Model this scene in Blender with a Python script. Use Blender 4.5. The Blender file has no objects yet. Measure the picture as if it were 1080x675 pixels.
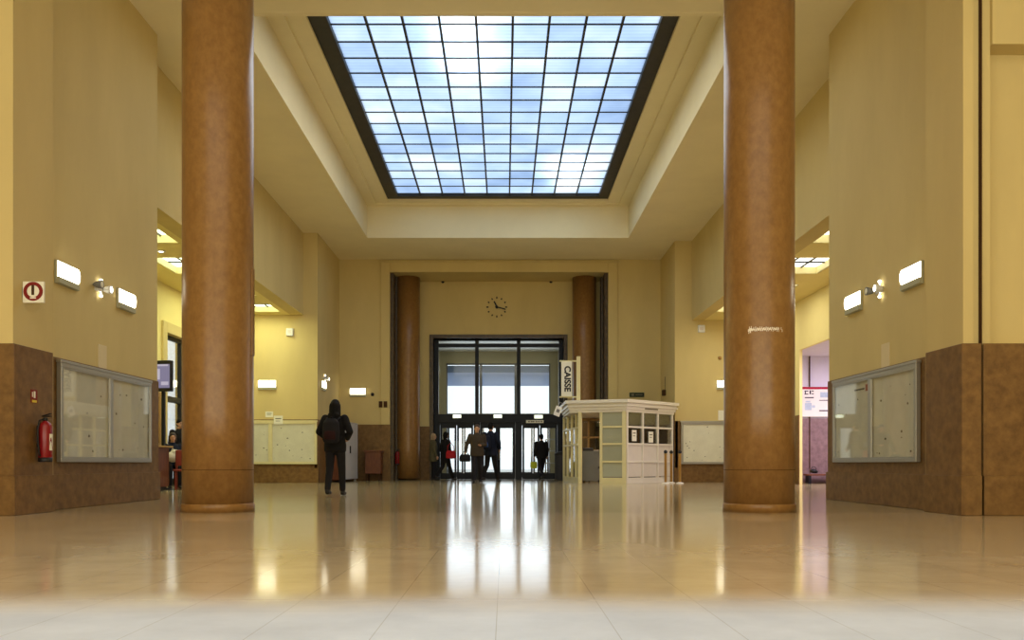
import bpy, bmesh, math, random
from mathutils import Vector, Matrix
random.seed(7)
C = bpy.context.scene.collection
scene = bpy.context.scene
PI = math.pi
# ------------------------------------------------------------------ camera model (metres)
F, VX, VY, CX, CZ = 920.0, 532.0, 489.0, 0.19, 0.60
def Xp(px, Y): return CX + (px - VX) * Y / F
def Zp(py, Y): return CZ + (VY - py) * Y / F
def Yw(px, X): return (X - CX) * F / (px - VX)       # depth at which pixel column px meets the plane x = X
def lin(c):
    c /= 255.0
    return c / 12.92 if c <= 0.04045 else ((c + 0.055) / 1.055) ** 2.4
def rgb(r, g, b): return (lin(r), lin(g), lin(b), 1.0)

cam_d = bpy.data.cameras.new('camera'); cam = bpy.data.objects.new('camera', cam_d); C.objects.link(cam)
cam.location = (CX, 0, CZ); cam.rotation_euler = (PI / 2, 0, 0)
cam_d.sensor_fit = 'HORIZONTAL'; cam_d.sensor_width = 36; cam_d.lens = F / 1080 * 36
cam_d.shift_x = (540 - VX) / 1080; cam_d.shift_y = (VY - 337.5) / 1080
cam_d.clip_start = 0.05; cam_d.clip_end = 500
scene.camera = cam
scene.view_settings.view_transform = 'Standard'
scene.view_settings.look = 'None'
scene.view_settings.gamma = 1.0
scene.view_settings.use_curve_mapping = False
scene.view_settings.exposure = 0.0

# ------------------------------------------------------------------ materials
def mat(name, col, rough=0.6, spec=0.5, metal=0.0, var=0.0, scale=3.0, stretch=(1, 1, 1), bump=0.0, bscale=60.0, col2=None, coat=0.0):
    m = bpy.data.materials.new(name); m.use_nodes = True
    nt = m.node_tree; n = nt.nodes; L = nt.links
    p = n['Principled BSDF']
    p.inputs['Roughness'].default_value = rough
    p.inputs['Metallic'].default_value = metal
    p.inputs['Specular IOR Level'].default_value = spec
    p.inputs['Coat Weight'].default_value = coat
    p.inputs['Coat Roughness'].default_value = 0.12
    geo = n.new('ShaderNodeNewGeometry')
    mp = n.new('ShaderNodeMapping'); mp.inputs['Scale'].default_value = stretch
    L.new(geo.outputs['Position'], mp.inputs['Vector'])
    nz = n.new('ShaderNodeTexNoise'); nz.inputs['Scale'].default_value = scale; nz.inputs['Detail'].default_value = 6
    nz.inputs['Roughness'].default_value = 0.62
    L.new(mp.outputs['Vector'], nz.inputs['Vector'])
    r = n.new('ShaderNodeValToRGB')
    c2 = col2 if col2 else (col[0] * (1 - var), col[1] * (1 - var * 1.1), col[2] * (1 - var * 1.2), 1)
    r.color_ramp.elements[0].position = 0.32; r.color_ramp.elements[0].color = c2
    r.color_ramp.elements[1].position = 0.68; r.color_ramp.elements[1].color = col
    L.new(nz.outputs['Fac'], r.inputs['Fac']); L.new(r.outputs['Color'], p.inputs['Base Color'])
    if bump > 0:
        nb = n.new('ShaderNodeTexNoise'); nb.inputs['Scale'].default_value = bscale; nb.inputs['Detail'].default_value = 3
        L.new(geo.outputs['Position'], nb.inputs['Vector'])
        b = n.new('ShaderNodeBump'); b.inputs['Strength'].default_value = bump; b.inputs['Distance'].default_value = 0.01
        L.new(nb.outputs['Fac'], b.inputs['Height']); L.new(b.outputs['Normal'], p.inputs['Normal'])
    return m
def emis(name, col, s, base=None):
    m = bpy.data.materials.new(name); m.use_nodes = True
    p = m.node_tree.nodes['Principled BSDF']
    p.inputs['Base Color'].default_value = base or col
    p.inputs['Emission Color'].default_value = col; p.inputs['Emission Strength'].default_value = s
    return m
def glass(name, tint=(1, 1, 1, 1), refl=0.5, rough=0.03):
    m = bpy.data.materials.new(name); m.use_nodes = True
    nt = m.node_tree; n = nt.nodes; L = nt.links; n.clear()
    o = n.new('ShaderNodeOutputMaterial'); t = n.new('ShaderNodeBsdfTransparent'); g = n.new('ShaderNodeBsdfGlossy')
    mx = n.new('ShaderNodeMixShader'); fr = n.new('ShaderNodeFresnel'); fr.inputs['IOR'].default_value = 1.5
    mu = n.new('ShaderNodeMath'); mu.operation = 'MULTIPLY'; mu.inputs[1].default_value = refl
    t.inputs['Color'].default_value = tint; g.inputs['Roughness'].default_value = rough
    L.new(fr.outputs['Fac'], mu.inputs[0]); L.new(mu.outputs['Value'], mx.inputs['Fac'])
    L.new(t.outputs['BSDF'], mx.inputs[1]); L.new(g.outputs['BSDF'], mx.inputs[2]); L.new(mx.outputs['Shader'], o.inputs['Surface'])
    return m

M = {}
M['plaster'] = mat('plaster', rgb(216, 194, 132), 0.75, 0.25, var=0.10, scale=0.9, stretch=(1, 1, 0.35), bump=0.04, bscale=35)
M['ceiling'] = mat('ceiling_plaster', rgb(244, 230, 186), 0.8, 0.2, var=0.07, scale=0.7, bump=0.03, bscale=30)
M['hall'] = mat('side_hall_plaster', rgb(240, 222, 150), 0.7, 0.25, var=0.06, scale=1.1, bump=0.03)
M['stone'] = mat('brown_wainscot_stone', rgb(132, 98, 52), 0.5, 0.3, scale=9, col2=rgb(104, 74, 36), bump=0.06, bscale=45)
M['stone_dark'] = mat('dark_brown_stone', rgb(92, 74, 50), 0.4, 0.4, scale=7, col2=rgb(62, 48, 30))
M['column'] = mat('orange_brown_stone', rgb(150, 110, 60), 0.30, 0.4, scale=13, stretch=(1, 1, 0.7), col2=rgb(130, 92, 48), bump=0.03, bscale=40)
M['alu'] = mat('aluminium', rgb(176, 172, 160), 0.35, 0.5, metal=0.6, var=0.05)
M['board'] = mat('pale_pinboard', rgb(236, 230, 206), 0.7, 0.3, var=0.10, scale=3.5, bump=0.02)
M['white'] = mat('white_enamel', rgb(232, 230, 222), 0.4, 0.4, var=0.03)
M['paper'] = mat('paper', rgb(238, 234, 215), 0.8, 0.2, var=0.03, scale=9)
M['cream'] = mat('cream_paint', rgb(226, 214, 160), 0.45, 0.4, var=0.05, scale=4)
M['creamw'] = mat('off_white_paint', rgb(232, 224, 208), 0.45, 0.4, var=0.05, scale=4)
M['panel'] = mat('pale_panel', rgb(220, 210, 196), 0.5, 0.4, var=0.05, scale=4)
M['dark'] = mat('dark_metal', rgb(30, 33, 40), 0.45, 0.2, metal=0.0, var=0.15, scale=6)
M['black'] = mat('black_plastic', rgb(26, 25, 26), 0.5, 0.4, var=0.2)
M['greyp'] = mat('grey_plastic', rgb(120, 120, 118), 0.5, 0.4, var=0.08)
M['red'] = mat('red_enamel', rgb(140, 16, 24), 0.3, 0.5, var=0.1)
M['redp'] = mat('dark_red_print', rgb(128, 26, 20), 0.6, 0.3, var=0.06)
M['green'] = mat('dark_green_print', rgb(24, 42, 26), 0.5, 0.3, var=0.1)
M['wood'] = mat('brown_wood', rgb(120, 66, 36), 0.45, 0.4, scale=6, stretch=(6, 6, 0.7), col2=rgb(84, 42, 22))
M['oak'] = mat('oak', rgb(178, 138, 70), 0.45, 0.4, scale=5, stretch=(6, 6, 0.7), col2=rgb(146, 104, 48))
M['brass'] = mat('brass', rgb(190, 150, 82), 0.3, 0.5, metal=0.7, var=0.08)
M['cab'] = mat('grey_white_lacquer', rgb(206, 206, 210), 0.35, 0.5, var=0.05)
M['skyframe'] = mat('dark_skylight_metal', rgb(46, 42, 30), 0.5, 0.4, scale=5, col2=rgb(30, 27, 18))
M['clear'] = glass('clear_glass', (0.95, 0.97, 0.97, 1), 0.6)
M['case_glass'] = glass('case_glass', (0.98, 0.99, 0.98, 1), 0.35)
M['tint'] = glass('smoked_glass', (0.86, 0.87, 0.84, 1), 0.8)
M['lamp'] = emis('lit_lamp_diffuser', (1.0, 0.93, 0.70, 1), 7.0)
M['lampbody'] = mat('lamp_housing', rgb(180, 178, 150), 0.5, 0.3, var=0.04)
M['panel_light'] = emis('lit_ceiling_diffuser', (0.92, 1.0, 0.66, 1), 4.0)
M['panel_light_r'] = emis('lit_ceiling_diffuser_right', (1.0, 0.99, 0.86, 1), 2.6)
M['spot'] = emis('lit_spot', (1.0, 0.98, 0.86, 1), 6.0)
M['exitlit'] = emis('lit_emergency_sign', (0.88, 1.0, 0.78, 1), 2.2)
M['screen'] = emis('lit_screen', (0.60, 0.54, 0.90, 1), 0.30, (.03, .03, .04, 1))
M['screen2'] = emis('lit_screen_text', (0.9, 0.82, 1.0, 1), 0.5, (.03, .03, .04, 1))
M['violet'] = mat('corridor_paint', rgb(220, 216, 232), 0.7, 0.3, var=0.05)
M['violet_stone'] = mat('corridor_stone', rgb(140, 112, 112), 0.5, 0.4, scale=8, col2=rgb(112, 88, 90))
M['facade'] = mat('beige_outer_wall', rgb(176, 166, 132), 0.8, 0.2, var=0.08)
M['canopy'] = mat('blue_grey_soffit', rgb(170, 192, 236), 0.7, 0.3, var=0.06)
M['pave'] = mat('pale_paving', rgb(200, 198, 194), 0.8, 0.3, var=0.1, scale=2)
M['bin'] = mat('grey_bin', rgb(62, 62, 70), 0.5, 0.4, var=0.1)
M['seat'] = mat('red_brown_seat', rgb(132, 46, 28), 0.5, 0.4, var=0.15)
M['cloth_white'] = mat('white_cloth', rgb(220, 212, 196), 0.9, 0.2, var=0.05)
M['louvre'] = mat('pale_louvre', rgb(176, 176, 152), 0.5, 0.4, var=0.06)
M['print_blue'] = mat('print_blue', rgb(186, 204, 222), 0.8, 0.2, var=0.15, scale=20)
M['print_dark'] = mat('print_dark', rgb(58, 46, 66), 0.8, 0.2)
M['print_red'] = mat('print_red', rgb(170, 30, 62), 0.8, 0.2)
M['print_faint'] = mat('print_faint', rgb(120, 112, 92), 0.8, 0.2)
M['yellowp'] = mat('yellow_print', rgb(222, 196, 60), 0.6, 0.3)
M['seam'] = mat('dark_seam', rgb(70, 46, 24), 0.8, 0.2)
M['patch'] = mat('paler_paint', rgb(226, 208, 164), 0.7, 0.3, var=0.05)
M['chalk'] = mat('white_scrawl', rgb(240, 228, 210), 0.8, 0.2)

# floor: polished square slabs, paler and rougher nearest the entrance
def floor_mat():
    m = bpy.data.materials.new('polished_floor_slabs'); m.use_nodes = True
    nt = m.node_tree; n = nt.nodes; L = nt.links; p = n['Principled BSDF']
    geo = n.new('ShaderNodeNewGeometry'); sep = n.new('ShaderNodeSeparateXYZ'); L.new(geo.outputs['Position'], sep.inputs[0])
    mp = n.new('ShaderNodeMapping'); mp.inputs['Location'].default_value = (-0.16, -0.1, 0); L.new(geo.outputs['Position'], mp.inputs['Vector'])
    br = n.new('ShaderNodeTexBrick'); br.offset = 0.0; br.inputs['Scale'].default_value = 1.0
    br.inputs['Brick Width'].default_value = 0.43; br.inputs['Row Height'].default_value = 0.86
    br.inputs['Mortar Size'].default_value = 0.0022; br.inputs['Mortar Smooth'].default_value = 0.3
    br.inputs['Color1'].default_value = (1, 1, 1, 1); br.inputs['Color2'].default_value = (0.95, 0.95, 0.94, 1); br.inputs['Mortar'].default_value = (0.42, 0.38, 0.33, 1)
    L.new(mp.outputs['Vector'], br.inputs['Vector'])
    nz = n.new('ShaderNodeTexNoise'); nz.inputs['Scale'].default_value = 2.3; nz.inputs['Detail'].default_value = 8; nz.inputs['Roughness'].default_value = 0.65
    L.new(geo.outputs['Position'], nz.inputs['Vector'])
    # soft change of tone (paler, bluer and rougher for Y < 3.6)
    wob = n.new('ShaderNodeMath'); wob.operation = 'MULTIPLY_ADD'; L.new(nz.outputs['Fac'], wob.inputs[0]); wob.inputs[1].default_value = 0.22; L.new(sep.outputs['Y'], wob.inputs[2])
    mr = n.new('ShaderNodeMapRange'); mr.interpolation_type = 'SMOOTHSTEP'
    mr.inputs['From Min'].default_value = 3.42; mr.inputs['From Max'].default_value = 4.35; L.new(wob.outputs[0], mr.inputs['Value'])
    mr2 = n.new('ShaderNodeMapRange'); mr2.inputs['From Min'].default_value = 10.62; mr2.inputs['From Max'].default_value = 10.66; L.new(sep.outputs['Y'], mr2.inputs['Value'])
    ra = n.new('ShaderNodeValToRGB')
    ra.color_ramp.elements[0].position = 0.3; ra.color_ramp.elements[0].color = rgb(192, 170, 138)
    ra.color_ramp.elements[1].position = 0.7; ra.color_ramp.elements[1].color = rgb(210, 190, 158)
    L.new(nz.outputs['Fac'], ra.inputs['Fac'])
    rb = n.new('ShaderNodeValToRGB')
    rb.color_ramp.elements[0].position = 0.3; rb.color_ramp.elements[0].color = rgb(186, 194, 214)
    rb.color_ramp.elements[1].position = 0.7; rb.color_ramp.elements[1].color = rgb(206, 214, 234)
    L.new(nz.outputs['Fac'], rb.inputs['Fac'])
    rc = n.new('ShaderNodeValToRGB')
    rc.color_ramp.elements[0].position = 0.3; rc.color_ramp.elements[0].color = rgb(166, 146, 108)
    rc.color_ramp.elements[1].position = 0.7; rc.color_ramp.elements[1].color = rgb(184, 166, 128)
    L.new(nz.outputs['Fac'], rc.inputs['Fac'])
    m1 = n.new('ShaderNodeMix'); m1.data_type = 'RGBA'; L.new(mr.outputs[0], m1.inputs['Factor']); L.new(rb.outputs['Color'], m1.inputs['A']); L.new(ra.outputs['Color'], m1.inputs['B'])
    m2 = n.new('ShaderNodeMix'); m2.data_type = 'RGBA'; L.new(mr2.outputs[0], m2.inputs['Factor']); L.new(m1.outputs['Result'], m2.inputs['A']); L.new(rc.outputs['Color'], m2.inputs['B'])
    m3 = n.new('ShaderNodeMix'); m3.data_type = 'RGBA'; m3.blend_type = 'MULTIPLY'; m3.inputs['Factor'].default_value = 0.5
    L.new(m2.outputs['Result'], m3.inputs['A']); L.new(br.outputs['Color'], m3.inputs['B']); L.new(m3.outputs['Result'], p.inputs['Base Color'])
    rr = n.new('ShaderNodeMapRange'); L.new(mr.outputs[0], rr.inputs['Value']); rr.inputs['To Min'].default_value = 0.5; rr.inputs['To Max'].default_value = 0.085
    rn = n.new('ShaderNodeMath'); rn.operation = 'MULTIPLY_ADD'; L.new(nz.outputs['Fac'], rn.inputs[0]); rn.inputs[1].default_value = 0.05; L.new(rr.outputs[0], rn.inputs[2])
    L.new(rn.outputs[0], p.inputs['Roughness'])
    p.inputs['Specular IOR Level'].default_value = 0.5
    return m
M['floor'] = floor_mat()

def pane_mat():
    m = bpy.data.materials.new('translucent_skylight_glass'); m.use_nodes = True
    nt = m.node_tree; n = nt.nodes; L = nt.links; n.clear()
    o = n.new('ShaderNodeOutputMaterial'); t = n.new('ShaderNodeBsdfTranslucent'); L.new(t.outputs[0], o.inputs['Surface'])
    geo = n.new('ShaderNodeNewGeometry')
    sn = n.new('ShaderNodeVectorMath'); sn.operation = 'SNAP'; sn.inputs[1].default_value = (0.7, 0.7, 0.7)
    ad = n.new('ShaderNodeVectorMath'); ad.operation = 'ADD'; ad.inputs[1].default_value = (3.15, -14.7 + 0.0, 0)
    L.new(geo.outputs['Position'], ad.inputs[0]); L.new(ad.outputs[0], sn.inputs[0])
    wn = n.new('ShaderNodeTexWhiteNoise'); wn.noise_dimensions = '3D'; L.new(sn.outputs[0], wn.inputs['Vector'])
    nz = n.new('ShaderNodeTexNoise'); nz.inputs['Scale'].default_value = 0.5; nz.inputs['Detail'].default_value = 4; L.new(geo.outputs['Position'], nz.inputs['Vector'])
    mx = n.new('ShaderNodeMath'); mx.operation = 'MULTIPLY_ADD'; L.new(wn.outputs['Value'], mx.inputs[0]); mx.inputs[1].default_value = 0.30
    mh = n.new('ShaderNodeMath'); mh.operation = 'MULTIPLY'; L.new(nz.outputs['Fac'], mh.inputs[0]); mh.inputs[1].default_value = 0.9
    L.new(mh.outputs[0], mx.inputs[2])
    r = n.new('ShaderNodeValToRGB')
    r.color_ramp.elements[0].position = 0.28; r.color_ramp.elements[0].color = (0.27, 0.38, 0.57, 1)
    r.color_ramp.elements[1].position = 0.85; r.color_ramp.elements[1].color = (0.80, 0.88, 0.95, 1)
    e = r.color_ramp.elements.new(0.55); e.color = (0.46, 0.60, 0.82, 1)
    L.new(mx.outputs[0], r.inputs['Fac'])
    wv = n.new('ShaderNodeTexWave'); wv.bands_direction = 'Y'; wv.inputs['Scale'].default_value = 2.3; wv.inputs['Distortion'].default_value = 0.4
    L.new(geo.outputs['Position'], wv.inputs['Vector'])
    mm = n.new('ShaderNodeMix'); mm.data_type = 'RGBA'; mm.blend_type = 'MULTIPLY'; mm.inputs['Factor'].default_value = 0.10
    L.new(r.outputs['Color'], mm.inputs['A']); L.new(wv.outputs['Color'], mm.inputs['B']); L.new(mm.outputs['Result'], t.inputs['Color'])
    return m
M['pane'] = pane_mat()

# ------------------------------------------------------------------ mesh builder
class MB:
    def __init__(s): s.bm = bmesh.new(); s.mats = []; s.cur = 0
    def use(s, m):
        if m not in s.mats: s.mats.append(m)
        s.cur = s.mats.index(m); return s
    def face(s, pts, smooth=False):
        f = s.bm.faces.new([s.bm.verts.new(p) for p in pts]); f.material_index = s.cur; f.smooth = smooth; return f
    def box(s, x0, x1, y0, y1, z0, z1):
        if x0 > x1: x0, x1 = x1, x0
        if y0 > y1: y0, y1 = y1, y0
        if z0 > z1: z0, z1 = z1, z0
        v = [s.bm.verts.new(p) for p in ((x0, y0, z0), (x1, y0, z0), (x1, y1, z0), (x0, y1, z0), (x0, y0, z1), (x1, y0, z1), (x1, y1, z1), (x0, y1, z1))]
        for q in ((0, 3, 2, 1), (4, 5, 6, 7), (0, 1, 5, 4), (1, 2, 6, 5), (2, 3, 7, 6), (3, 0, 4, 7)):
            f = s.bm.faces.new([v[i] for i in q]); f.material_index = s.cur
        return s
    def prism(s, poly, z0, z1):
        a = [s.bm.verts.new((x, y, z0)) for x, y in poly]; b = [s.bm.verts.new((x, y, z1)) for x, y in poly]
        k = len(poly)
        fs = [s.bm.faces.new(a[::-1]), s.bm.faces.new(b)]
        for i in range(k): fs.append(s.bm.faces.new((a[i], a[(i + 1) % k], b[(i + 1) % k], b[i])))
        for f in fs: f.material_index = s.cur
        return s
    def beam(s, p, q, w, h, up=(0, 0, 1)):       # box bar from p to q
        p, q = Vector(p), Vector(q); d = (q - p).normalized(); u = Vector(up)
        a = d.cross(u).normalized() * (w / 2); b = a.cross(d).normalized() * (h / 2)
        v = [s.bm.verts.new(c) for e in (p, q) for c in (e - a - b, e + a - b, e + a + b, e - a + b)]
        for f4 in ((0, 1, 2, 3), (7, 6, 5, 4), (0, 4, 5, 1), (1, 5, 6, 2), (2, 6, 7, 3), (3, 7, 4, 0)):
            f = s.bm.faces.new([v[i] for i in f4]); f.material_index = s.cur
        return s
    def lathe(s, c, prof, n=32, axis='z', caps=True):
        rings = []
        for r, h in prof:
            ring = []
            for i in range(n):
                t = 2 * PI * i / n; u, w = r * math.cos(t), r * math.sin(t)
                if axis == 'z': p = (c[0] + u, c[1] + w, c[2] + h)
                elif axis == 'y': p = (c[0] + u, c[1] + h, c[2] + w)
                else: p = (c[0] + h, c[1] + u, c[2] + w)
                ring.append(s.bm.verts.new(p))
            rings.append(ring)
        for a, b in zip(rings, rings[1:]):
            for i in range(n):
                f = s.bm.faces.new((a[i], a[(i + 1) % n], b[(i + 1) % n], b[i])); f.smooth = True; f.material_index = s.cur
        if caps:
            for ring in (rings[0], rings[-1]):
                f = s.bm.faces.new(ring); f.material_index = s.cur
        return s
    def tube(s, pts, r, n=8):
        pts = [Vector(p) for p in pts]; rings = []
        for i, p in enumerate(pts):
            d = (pts[min(i + 1, len(pts) - 1)] - pts[max(i - 1, 0)]).normalized()
            a = d.orthogonal().normalized() if i == 0 else (rings_a - d * rings_a.dot(d)).normalized()
            rings_a = a; b = d.cross(a); rr = r[i] if isinstance(r, (list, tuple)) else r
            rings.append([s.bm.verts.new(p + (a * math.cos(2 * PI * k / n) + b * math.sin(2 * PI * k / n)) * rr) for k in range(n)])
        for a, b in zip(rings, rings[1:]):
            for k in range(n):
                f = s.bm.faces.new((a[k], a[(k + 1) % n], b[(k + 1) % n], b[k])); f.smooth = True; f.material_index = s.cur
        for ring in (rings[0], rings[-1]):
            f = s.bm.faces.new(ring); f.material_index = s.cur
        return s
    def ball(s, c, r, n=14):
        if not isinstance(r, (tuple, list)): r = (r, r, r)
        k0 = len(s.bm.faces)
        res = bmesh.ops.create_uvsphere(s.bm, u_segments=n, v_segments=max(6, n // 2 + 2), radius=1.0, matrix=Matrix.Translation(c) @ Matrix.Diagonal((r[0], r[1], r[2], 1)))
        for v in res['verts']:
            for f in v.link_faces: f.smooth = True; f.material_index = s.cur
        return s
    def cap(s, p, q, r1, r2, n=12):             # tapered limb with round ends
        s.tube([p, q], [r1, r2], n); s.ball(p, r1, n); s.ball(q, r2, n); return s
    def loft(s, rings, n=20):                   # elliptical sections (cx, cy, z, rx, ry)
        rs = [[s.bm.verts.new((cx + rx * math.cos(2 * PI * k / n), cy + ry * math.sin(2 * PI * k / n), z)) for k in range(n)] for cx, cy, z, rx, ry in rings]
        for a, b in zip(rs, rs[1:]):
            for k in range(n):
                f = s.bm.faces.new((a[k], a[(k + 1) % n], b[(k + 1) % n], b[k])); f.smooth = True; f.material_index = s.cur
        for ring in (rs[0], rs[-1]):
            f = s.bm.faces.new(ring); f.material_index = s.cur
        return s
    def build(s, name, m=None, parent=None, bevel=0.0, loc=None):
        bmesh.ops.recalc_face_normals(s.bm, faces=s.bm.faces)
        me = bpy.data.meshes.new(name); s.bm.to_mesh(me); s.bm.free()
        if s.mats:
            for q in s.mats: me.materials.append(q)
        elif m: me.materials.append(m)
        o = bpy.data.objects.new(name, me); C.objects.link(o)
        if parent: o.parent = parent
        if loc: o.location = loc
        if bevel > 0:
            b = o.modifiers.new('bevel', 'BEVEL'); b.width = bevel; b.segments = 2; b.limit_method = 'ANGLE'
        return o
def remesh(mb, vox, m, name, parent, smooth=4):
    o = mb.build(name, m)
    r = o.modifiers.new('r', 'REMESH'); r.mode = 'VOXEL'; r.voxel_size = vox; r.use_smooth_shade = True
    sm = o.modifiers.new('s', 'SMOOTH'); sm.iterations = smooth; sm.factor = 0.5
    dg = bpy.context.evaluated_depsgraph_get(); me = bpy.data.meshes.new_from_object(o.evaluated_get(dg))
    o.modifiers.clear(); old = o.data; o.data = me; bpy.data.meshes.remove(old)
    me.materials.clear(); me.materials.append(m)
    for p in me.polygons: p.use_smooth = True; p.material_index = 0
    o.parent = parent
    return o
def text_mesh(name, s, size, m, parent, mw, depth=0.004, bold=0.0):
    cu = bpy.data.curves.new(name, 'FONT'); cu.body = s; cu.size = size; cu.extrude = depth / 2; cu.offset = bold; cu.align_x = 'CENTER'; cu.align_y = 'CENTER'
    o = bpy.data.objects.new(name, cu); C.objects.link(o)
    dg = bpy.context.evaluated_depsgraph_get(); me = bpy.data.meshes.new_from_object(o.evaluated_get(dg))
    bpy.data.objects.remove(o); bpy.data.curves.remove(cu)
    me.transform(mw); me.materials.clear(); me.materials.append(m)
    o = bpy.data.objects.new(name, me); C.objects.link(o); o.parent = parent
    return o
def thing(name, label, cat, loc=(0, 0, 0), rz=0.0, group=None):
    o = bpy.data.objects.new(name, None); C.objects.link(o); o.location = loc; o.rotation_euler = (0, 0, rz); o.empty_display_size = 0.2
    return tag(o, label, cat, group)
def tag(o, label, cat, group=None):
    o['label'] = label; o['category'] = cat
    if group: o['group'] = group
    return o
def struct(mb, name, m=None, bevel=0.0):
    o = mb.build(name, m, None, bevel); o['kind'] = 'structure'; return o
def dup(root, loc=None, rz=None, label=None, group=None):
    r = root.copy(); C.objects.link(r)
    if loc is not None: r.location = loc
    if rz is not None: r.rotation_euler = (0, 0, rz)
    if label: r['label'] = label
    if group: r['group'] = group
    for ch in list(root.children):
        c = ch.copy(); C.objects.link(c); c.parent = r
        for g in list(ch.children):
            d = g.copy(); C.objects.link(d); d.parent = c
    return r

# ------------------------------------------------------------------ the shell
HC = 7.85          # hall ceiling
HS = 5.27          # side-hall ceilings / underside of the lintel walls
PX = 5.68          # hall face of the piers
NX = 5.50          # nearer pilasters stand proud of the piers
LX = 6.13          # lintel walls above the side openings
OX = 8.65          # outer walls of the side halls
YN, YP, YE, YF, YB = 10.10, 10.95, 14.75, 27.40, 31.0
YFR = 28.4         # end wall of the right side hall
WH = 1.99
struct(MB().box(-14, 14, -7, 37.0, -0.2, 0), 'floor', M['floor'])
struct(MB().box(-30, 30, 37.0, 90, -0.2, -0.01), 'floor', M['pave'])
# ceiling with the coffer opening (X +-4.2, Y 14.13..28.0)
cxl, cxr, cy0, cy1 = -4.21, 4.17, 14.13, 28.0
struct(MB().box(-14, 14, -7, cy0 - .06, HC, HC + .3).box(-9, 9, cy1 + .06, YB + .1, HC, HC + .3).box(-9, cxl - .06, cy0 - .06, cy1 + .06, HC, HC + .3).box(cxr + .06, 9, cy0 - .06, cy1 + .06, HC, HC + .3), 'ceiling', M['ceiling'])
ZS = 9.0; ZM = 8.86
b = MB()
b.box(cxl - .12, cxl, cy0 - .12, cy1 + .12, HC - .003, ZS + .3).box(cxr, cxr + .12, cy0 - .12, cy1 + .12, HC - .003, ZS + .3)
b.box(cxl, cxr, cy0 - .12, cy0, HC - .003, ZS + .3).box(cxl, cxr, cy1, cy1 + .12, HC - .003, ZS + .3)
sx0, sx1, sy0, sy1 = -3.53, 3.49, 14.40, 27.60       # skylight frame outside
for x0, x1, y0, y1, z in ((cxl - .05, cxl + .33, cy0, cy1, ZM), (cxr - .33, cxr + .05, cy0, cy1, ZM), (cxl + .33, cxr - .33, cy0 - .05, cy0 + .14, ZM), (cxl + .33, cxr - .33, cy1 - .2, cy1 + .05, ZM)):
    b.box(x0, x1, y0, y1, z, z + .25)
for x0, x1, y0, y1 in ((cxl + .3, sx0 + .03, cy0 + .1, cy1 - .1), (sx1 - .03, cxr - .3, cy0 + .1, cy1 - .1), (sx0 + .03, sx1 - .03, cy0 + .1, sy0 + .03), (sx0 + .03, sx1 - .03, sy1 - .03, cy1 - .15)):
    b.box(x0, x1, y0, y1, ZM + .05, ZM + .22)
struct(b, 'trim_1', M['ceiling'])
# skylight = window_1
gx0, gx1, gy0, gy1 = -3.15, 3.15, 14.70, 27.30
b = MB()
for a0, a1, q0, q1 in ((sx0, gx0, sy0, sy1), (gx1, sx1, sy0, sy1), (gx0, gx1, sy0, gy0), (gx0, gx1, gy1, sy1)):
    b.box(a0, a1, q0, q1, ZS - .03, ZS + .1)
sky = struct(b, 'window_1', M['skyframe'])
b = MB()
for i in range(1, 9):
    x = gx0 + .7 * i; b.box(x - .022, x + .022, gy0, gy1, ZS + .02, ZS + .075)
for j in range(1, 18):
    y = gy0 + .7 * j; b.box(gx0, gx1, y - .016, y + .016, ZS + .05, ZS + .075)
b.build('glazing_bars', M['skyframe'], sky)
b = MB()
for i in range(9):
    for j in range(18):
        b.face([(gx0 + .7 * i, gy0 + .7 * j, ZS + .07), (gx0 + .7 * (i + 1), gy0 + .7 * j, ZS + .07), (gx0 + .7 * (i + 1), gy0 + .7 * (j + 1), ZS + .07), (gx0 + .7 * i, gy0 + .7 * (j + 1), ZS + .07)])
b.build('panes', M['pane'], sky)

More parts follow.
